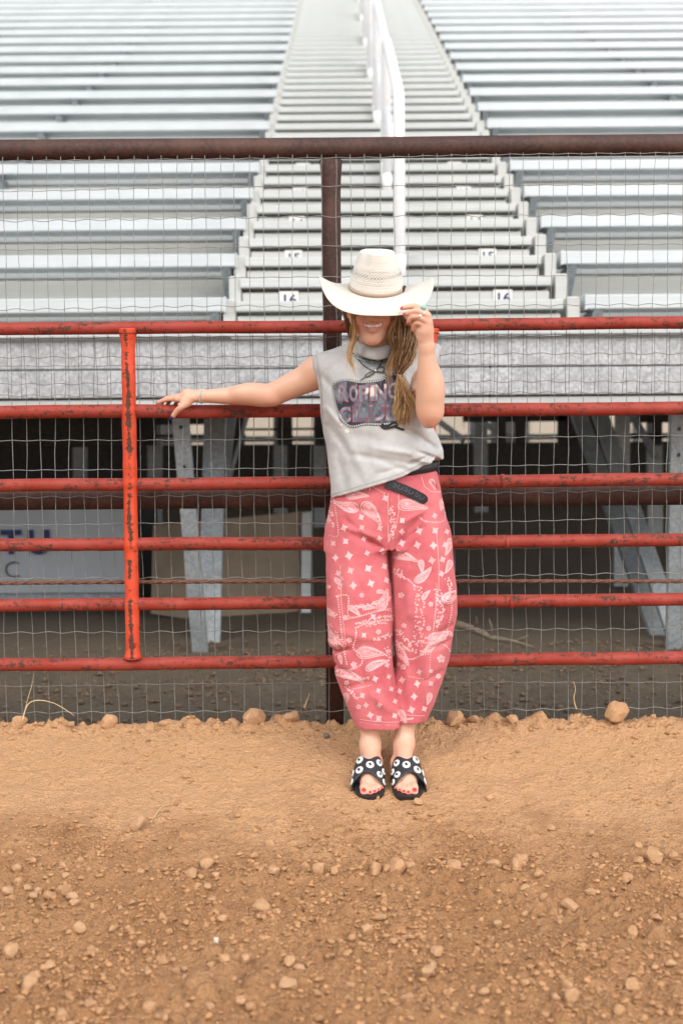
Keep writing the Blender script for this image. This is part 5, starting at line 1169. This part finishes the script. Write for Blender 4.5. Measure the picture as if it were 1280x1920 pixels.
# ------------------------------------------------------------------ sandals
M['sole'] = flat('black_foam_sole', (.016, .016, .018), .38, 0, .3, 90, .002); M['strapm'] = flat('black_strap', (.018, .020, .026), .5, 0, .3, 200, .001); M['concho'] = flat('white_metal_concho', (.78, .78, .76), .35, .2, .08, 300)
for (side, L, inn, tips, an) in FEET:
    sd_ = empty('sandal', tuple(L(0, .12, -.03)), parent=person)
    prof = [(-.006, .030), (.02, .036), (.06, .035), (.11, .038), (.16, .047), (.20, .0485), (.23, .043), (.25, .030), (.259, .012)]
    pr_ = np.array(spl(prof, 5)); out = []
    for f in np.linspace(0, 1, 34): out.append((np.interp(f, np.linspace(0, 1, len(pr_)), pr_[:, 0]), np.interp(f, np.linspace(0, 1, len(pr_)), pr_[:, 1])))
    ring = [(f, w) for f, w in out] + [(f, -w) for f, w in out[::-1]]
    def swing(f, w): return -w + inn*(.004 + .010*max(0, (f-.08))/.17 - .014*max(0, f - .17)/.09)
    mb = MB(); layers = ((-.046, .94), (-.043, .985), (-.024, 1.0), (-.021, .97), (-.018, 1.0), (.004, 1.0), (.009, .985), (.011, .93))
    V = []
    for (z, k) in layers:
        for (f, w) in ring: V.append(L(swing(f, w*k), .12 + (f-.12)*(.97 + .03*k), z))
    n = len(ring); F = [[l*n+i, l*n+(i+1) % n, (l+1)*n+(i+1) % n, (l+1)*n+i] for l in range(len(layers)-1) for i in range(n)]
    F.append([(len(layers)-1)*n+i for i in range(n)]); F.append([i for i in range(n)][::-1]); mb.add(V, F)
    so = mb.obj('sole', M['sole'], sd_); smooth_by_angle(so, 50)
    # broad crossed strap: an arch over the foot, notched at the toes and at the instep
    def arch(u, f, lift=0.0):
        wh = np.interp(f, [.06, .12, .2], [.046, .050, .0515]); hh = np.interp(f, [.10, .12, .14, .17, .205], [.086, .080, .072, .059, .045]); a = math.pi*(.5 + .5*u*1.04)
        x = -wh*math.cos(a); z = -.006 + (hh + .006)*max(0.0, math.sin(a))**.75; k = 1 + lift/.05
        return L(x*k + inn*(.004 + .010*max(0, (f-.08))/.17), f, z + lift*max(.3, math.sin(a)))
    def f0(u): return .118 + .016*math.exp(-((u)/.25)**2) - .012*math.exp(-((abs(u)-.45)/.22)**2) + .010*abs(u)**3
    def f1(u): return .200 - .020*math.exp(-((u - .10*inn)/.40)**2) + .004*abs(u)**2
    P = []
    for u in np.linspace(-1, 1, 41):
        r = [arch(u, f0(u) + (f1(u)-f0(u))*t, .0032) for t in np.linspace(0, 1, 12)] + [arch(u, f0(u) + (f1(u)-f0(u))*t, 0) for t in np.linspace(1, 0, 12)]; P.append(r + [r[0]])
    st = MB().grid(np.array(P)).obj('strap', M['strapm'], sd_, True)
    for (u, t, r) in ((.36*inn, .22, .0140), (.34*inn, .74, .0140), (-.06*inn, .46, .0135), (-.42*inn, .30, .0125), (-.46*inn, .78, .0120), (-.68*inn, .34, .0115), (-.74*inn, .80, .0110), (.74*inn, .30, .0115), (.76*inn, .76, .0110)):
        f = f0(u) + (f1(u)-f0(u))*t; c = arch(u, f, .0040); e1 = arch(u + .03, f, .0040) - arch(u - .03, f, .0040); e2 = arch(u, f + .006, .0040) - arch(u, f - .006, .0040)
        e1 /= np.linalg.norm(e1); nn = np.cross(e1, e2); nn /= np.linalg.norm(nn); e2 = np.cross(nn, e1)
        if nn[2] < 0 and nn[1] > 0: nn = -nn
        def cp(rr, a, h): return c + e1*rr*math.cos(a) + e2*rr*math.sin(a) + nn*h
        mb = MB(); k_ = 18; g_ = [[cp(r*q, 2*math.pi*i/k_, h) for q, h in ((1.0, -.001), (1.0, .0012), (.86, .0026), (.55, .0030), (0.0, .0030))] for i in range(k_)]
        co = MB().grid(np.array(g_), closed_u=True).obj('concho', M['concho'], st, True)
        qd = [c + e1*x*r + e2*y*r + nn*.0036 for x, y in ((-.08, -.52), (.42, -.26), (.08, .52), (-.42, .26))]; MB().add(qd, [[0, 1, 2, 3]]).obj('slot', M['black'], co)
# ------------------------------------------------------------------ dirt clods and grit on the arena floor
def clod_mesh(seed, sub=2, flatten=.72):
    bm = bmesh.new(); bmesh.ops.create_icosphere(bm, subdivisions=sub, radius=1); me = bpy.data.meshes.new('dirt_clod'); bm.to_mesh(me); bm.free()
    v = np.zeros(len(me.vertices)*3, np.float32); me.vertices.foreach_get('co', v); v = v.reshape(-1, 3); rg = np.random.default_rng(seed); o = rg.uniform(0, 50, 3)
    r = 1 + .34*fbm(v[:, 0]*1.1 + o[0], v[:, 1]*1.1 + o[1], 2, seed, v[:, 2]*1.1 + o[2]) + .16*fbm(v[:, 0]*3 + o[1], v[:, 1]*3 + o[2], 2, seed+3, v[:, 2]*3)
    v = v*r[:, None]
    for _ in range(9):                                               # broken flat facets
        n = rg.normal(0, 1, 3); n /= np.linalg.norm(n); d = rg.uniform(.50, .80); e = np.maximum(v @ n - d, 0); v = v - e[:, None]*n*.92
    v *= np.array([rg.uniform(.8, 1.25), rg.uniform(.75, 1.1), flatten*rg.uniform(.8, 1.2)])
    me.vertices.foreach_set('co', v.astype(np.float32).ravel()); me.polygons.foreach_set('use_smooth', np.ones(len(me.polygons), dtype=bool)); me.set_sharp_from_angle(angle=math.radians(24)); me.update(); return me
def _mclod(name, a, b_):
    b = NB(name); n = b.noise(3.0, 5, .65); n2 = b.noise(18, 3, .6); oi = b.n('ShaderNodeObjectInfo'); c = b.mix(b.ramp(n, (.3, 0.0), (.7, 1.0)), a, b_)
    c = b.mix(b.math('MULTIPLY', oi.outputs['Random'], .35), c, (.53, .34, .20)); return b.out(c, .95, 0, b.math('ADD', n, b.math('MULTIPLY', n2, .5)), .04, .35)
M['clod'] = _mclod('dirt_clod', (.39, .205, .092), (.53, .31, .165)); M['stone'] = flat('grey_stone', (.14, .12, .10), .8, 0, .2, 40)
CM = [clod_mesh(100 + i, 2) for i in range(14)]; CB = [clod_mesh(200 + i, 3, .8) for i in range(4)]
for m_ in CM + CB: m_.materials.append(M['clod'])
def ground_hit(px, py):
    d = ray(px, py); Y = 4.0
    for _ in range(40):
        p = W(px, py, Y); z = float(G(p[0], Y)); Y2 = (z - CAM_H)/(d[2]/d[1]); Y = Y + .6*(min(max(Y2, 1.5), 4.6) - Y)
    return W(px, py, Y)[0], Y
def clod(x, y, r, seed, label=None, group=None, sink=.35, mesh=None, rot=None):
    me = mesh or CM[seed % len(CM)]; o = bpy.data.objects.new('dirt_clod', me); C.objects.link(o); rg = np.random.default_rng(seed)
    o.scale = (r,)*3; o.rotation_euler = (rg.uniform(-.3, .3), rg.uniform(-.3, .3), rg.uniform(0, 6.28)) if rot is None else rot
    o.location = (x, y, float(G(x, y)) + r*(.72 - sink)); tag(o, label or 'small tan dirt clod lying among others on the arena dirt', 'dirt clod', group or 'dirt clods scattered over the arena dirt'); return o
LG_ = 'large dirt clods'
big = [  # px, py of the foot, width px, label
 (1152, 1352, 54, 'largest tan dirt lump heaped against the wire mesh at the right end'), (1192, 1345, 34, 'rounded dirt lump leaning on the largest lump by the mesh'), (958, 1356, 28, 'dirt clod by the mesh, right of the woman, standing alone'), (910, 1343, 26, 'round dirt clod touching the mesh just right of the woman'), (853, 1355, 40, 'flat long dirt clod beside the woman\'s right-hand trouser hem'), (872, 1338, 22, 'small high clod against the mesh behind the flat clod'),
 (552, 1350, 32, 'dirt clod against the mesh left of the brown post'), (484, 1350, 36, 'long low dirt clod at the mesh, second left of the brown post'), (312, 1354, 24, 'upright dirt clod at the mesh midway along the left side'), (228, 1356, 26, 'dirt clod at the mesh below the red upright'), (367, 1364, 18, 'pale small clod in a gap under the mesh'), (70, 1352, 26, 'dirt clod at the mesh beside the dry grass stalk'), (30, 1372, 20, 'small clod below the mesh near the left frame edge'), (162, 1350, 18, 'little clod against the mesh left of the red upright'),
 (258, 1553, 42, 'flat dark-edged clod beside a straw at the edge of loose dirt'), (782, 1510, 22, 'clod just in front of the woman\'s right-hand sandal'), (915, 1502, 20, 'lone clod on smooth dirt right of the sandals'), (118, 1672, 36, 'biggest clod of the cluster near the left edge'), (93, 1688, 26, 'clod in front of the biggest one in the left cluster'), (64, 1684, 26, 'roundish clod left of the left cluster\'s biggest one'), (14, 1678, 26, 'clod cut by the left frame edge beside the cluster'), (137, 1690, 28, 'flat clod right of the left cluster\'s biggest one'), (140, 1698, 26, 'lowest flat clod of the left cluster'),
 (32, 1638, 26, 'lone clod above the left cluster'), (357, 1644, 30, 'long clod on the furrow ridge, leftmost of its row'), (387, 1630, 26, 'rounded clod on the furrow ridge left of the middle'), (405, 1646, 20, 'small round clod at the furrow ridge below its neighbour'), (515, 1640, 30, 'pale clod pair member on the furrow ridge middle'), (597, 1640, 30, 'tall angular clod on the furrow ridge in the middle'), (572, 1628, 18, 'narrow clod left of the tall angular one on the ridge'), (626, 1642, 22, 'small clod right of the tall angular one on the ridge'),
 (704, 1638, 34, 'blocky clod on the furrow ridge below the woman'), (744, 1636, 42, 'long pale clod on the furrow ridge right of the blocky one'), (851, 1634, 36, 'clod with dark shadow on the ridge, right of the long pale one'), (978, 1618, 28, 'clod right of centre on the furrow ridge'), (968, 1630, 36, 'broad low clod in front of another right of centre'), (1008, 1648, 22, 'flat square clod below the ridge on the right'), (1226, 1618, 40, 'largest jagged clod near the right frame edge'), (1172, 1656, 30, 'rounded clod below the jagged one on the right'), (1262, 1612, 18, 'small clod beside the jagged one at the right edge'), (1117, 1608, 20, 'pale-tipped small clod left of the jagged one'),
 (490, 1712, 36, 'wedge-shaped clod in the left middle foreground'), (688, 1752, 28, 'lone angular clod in the bare patch below the woman'), (148, 1750, 28, 'clod below the left cluster'), (418, 1805, 28, 'clod next to a pale paper scrap'), (306, 1815, 24, 'rounded clod left of the clod with the pale scrap'), (541, 1855, 36, 'tallest clod in the near foreground left of the middle'), (541, 1812, 30, 'half buried clod behind the tallest foreground clod'), (56, 1855, 36, 'pale flat clod in the near left foreground'), (450, 1888, 28, 'foreground clod with a twin on its right'), (472, 1886, 28, 'foreground clod, right one of two twins'), (171, 1892, 28, 'rounded clod near the bottom left'), (118, 1916, 36, 'clod cut by the bottom edge on the left'), (20, 1800, 30, 'clod near the left edge of the foreground'), (92, 1818, 26, 'bumpy clod right of the left edge one'),
 (1186, 1760, 40, 'clod with a tail on the right middle foreground'), (1187, 1855, 36, 'rounded clod in the near right foreground'), (1070, 1870, 34, 'smooth clod in the near foreground right of the middle'), (985, 1850, 24, 'egg-shaped clod in the near foreground'), (1160, 1900, 28, 'clod near the bottom right, close to a pale pebble'), (1068, 1708, 32, 'clod at mid right below the furrow'), (822, 1790, 32, 'clod in the foreground right of the middle'), (800, 1838, 30, 'low clod in the foreground under the middle right'), (1258, 1812, 24, 'clod at the right edge of the foreground'), (930, 1740, 24, 'square clod right of the bare patch')]
for i, (px, py, w, lab) in enumerate(big):
    x, y = ground_hit(px, min(py, 1918)); x2, _ = ground_hit(px + w, min(py, 1918)); r = (x2 - x)/2*1.0
    wallm = py < 1376; y = min(y + r*.35, 4.345) if wallm else y + r*.3
    clod(x, y, r*1.05, 300 + i, lab, LG_, .28 if not wallm else .38, CB[i % 4] if w > 33 else None)
n_med = 0; pts = []
while n_med < 225:
    x, y = rng.uniform(-1.15, 1.15), 2.25 + 1.45*rng.random()**1.15
    if abs(x) > .30*y + .05: continue
    if y > 3.5 and rng.random() < .75: continue
    r = .0080 + .0110*rng.random()**1.8; clod(x, y, r, 1000 + n_med, sink=rng.uniform(.2, .55)); n_med += 1
def scatter(name, n, rmin, rmax, pw, sub, ylo, yhi, dens, mat, seed, kindlabel, tint=1.0, widen=1.0):
    rg = np.random.default_rng(seed); protos = []
    for i in range(8):
        m_ = clod_mesh(700 + i + seed, sub); v = np.zeros(len(m_.vertices)*3, np.float32); m_.vertices.foreach_get('co', v); f = np.zeros(len(m_.polygons)*3, np.int32); m_.polygons.foreach_get('vertices', f); protos.append((v.reshape(-1, 3), f.reshape(-1, 3))); bpy.data.meshes.remove(m_)
    y = ylo + (yhi-ylo)*rg.random(n*3); x = rg.uniform(-1, 1, n*3)*(.32*y + .08)*widen; keep = rg.random(n*3) < dens(x, y); x, y = x[keep][:n], y[keep][:n]; z = G(x, y); r = rmin + (rmax-rmin)*rg.random(len(x))**pw
    Vs, Fs, Cs, b0 = [], [], [], 0; which = rg.integers(0, 8, len(x)); a = rg.uniform(0, 6.28, len(x)); sk = rg.uniform(.05, .5, len(x)); tn = rg.uniform(.75, 1.2, len(x))
    for k in range(8):
        ii = np.where(which == k)[0]; pv, pf = protos[k]; ca, sa = np.cos(a[ii])[:, None], np.sin(a[ii])[:, None]
        X = (pv[None, :, 0]*ca - pv[None, :, 1]*sa)*r[ii][:, None] + x[ii][:, None]; Y_ = (pv[None, :, 0]*sa + pv[None, :, 1]*ca)*r[ii][:, None] + y[ii][:, None]; Z_ = pv[None, :, 2]*r[ii][:, None] + (z[ii] + r[ii]*(.6 - sk[ii]))[:, None]
        m_ = len(pv); Vs.append(np.stack([X, Y_, Z_], 2).reshape(-1, 3)); Fs.append((pf[None] + (b0 + m_*np.arange(len(ii)))[:, None, None]).reshape(-1, 3)); b0 += m_*len(ii)
        Cs.append(np.repeat(tn[ii], m_)[:, None]*(np.array([.44, .235, .108])*np.array(tint))[None])
    o = link(name, mesh_np(name, np.concatenate(Vs), np.concatenate(Fs), False, np.concatenate(Cs)), mat); tag(o, kindlabel, None, None, 'stuff'); return o
def _mgrit():
    b = NB('grit'); n = b.noise(200, 4, .6); c = b.mix(b.ramp(n, (.3, 0.0), (.7, 1.0)), b.mix(.3, b.attr(), (.25, .13, .06)), b.attr()); return b.out(c, .95, 0, n, .002, .5)
M['grit'] = _mgrit()
def dn(x, y):
    lump = np.clip(.55 + 1.1*fbm(x*3.2, y*3.6, 3, 61), .05, 1); edge = np.clip((3.68 + .34*fbm(x*1.5, y*1.6, 4, 71) - y)/.34, 0, 1); row = np.exp(-((y - 3.37)/.07)**2)
    return np.clip(lump*(.12 + .88*edge) + .5*row + .55*np.exp(-((y - 4.33)/.05)**2), 0, 1)
scatter('gravel', 4600, .0045, .0115, 2.2, 2, 2.15, 4.34, dn, M['grit'], 1, 'loose small clods of dirt')
scatter('grit', 32000, .0013, .0052, 2.4, 1, 2.15, 4.36, dn, M['grit'], 2, 'fine dirt crumbs')
scatter('soil_crumbs', 5200, .004, .022, 3.0, 1, 4.50, 7.2, lambda x, y: np.clip(.5 + fbm(x*3, y*3, 2, 88), .1, 1), M['grit'], 3, 'dark crumbly soil behind the wire mesh', (.27, .38, .56))
pb = bpy.data.objects.new('stone', CM[3].copy()); pb.data.materials.clear(); pb.data.materials.append(M['stone']); C.objects.link(pb); x, y = ground_hit(612, 1382); pb.location = (x, y, float(G(x, y)) + .008); pb.scale = (.013,)*3; tag(pb, 'dark grey rounded stone lying on smooth dirt near the brown post', 'stone')
# dry stalks
def stalk(name, P, r, label):
    mb = MB(); pts = spl([np.array(p) for p in P], 5); mb.tube(pts, [r*(1 - .7*i/len(pts)) for i in range(len(pts))], 5); return tag(mb.obj(name, M['straw_grass'], None, True), label, 'dry stalk')
stalk('dry_stalk', [W(42, 1352, 4.33), W(52, 1322, 4.335), W(72, 1313, 4.33), W(105, 1320, 4.32), W(140, 1342, 4.31)], .0026, 'pale dry stalk arching along the foot of the mesh near the left edge')
stalk('dry_stalk', [W(44, 1350, 4.34), W(50, 1320, 4.345), W(60, 1285, 4.345), W(64, 1262, 4.345)], .0016, 'thin upright dry stalk at the mesh near the left edge')
stalk('dry_stalk', [W(1080, 1330, 4.34), W(1075, 1310, 4.34), W(1078, 1292, 4.335), W(1074, 1278, 4.33)], .0022, 'curled straw stalk caught in the mesh on the right')
stalk('dry_stalk', [W(570, 1328, 4.34), W(576, 1312, 4.345), W(580, 1300, 4.345)], .002, 'short straw tuft in the mesh left of the brown post')
g1 = [ground_hit(x, y) for x, y in ((283, 1545), (300, 1520), (308, 1513), (280, 1516))]; stalk('dry_stalk', [(a, b_, float(G(a, b_)) + .006) for a, b_ in g1], .0014, 'bent straw lying at the edge of the loose dirt')
x, y = ground_hit(405, 1787); sc_ = MB().add([(x - .005, y, float(G(x, y)) + .012), (x + .002, y - .010, float(G(x, y)) + .016), (x + .006, y - .002, float(G(x, y)) + .012), (x + .006, y + .010, float(G(x, y)) + .020), (x - .006, y + .008, float(G(x, y)) + .022)], [[0, 1, 2, 3, 4]]); sc_.add([(p[0], p[1], p[2] - .0012) for p in sc_.v[:5]], [[4, 3, 2, 1, 0]]); tag(sc_.obj('paper_scrap', flat('dirty_paper', (.55, .47, .38), .8)), 'tiny pale scrap of paper lying beside a clod in the foreground', 'scrap')
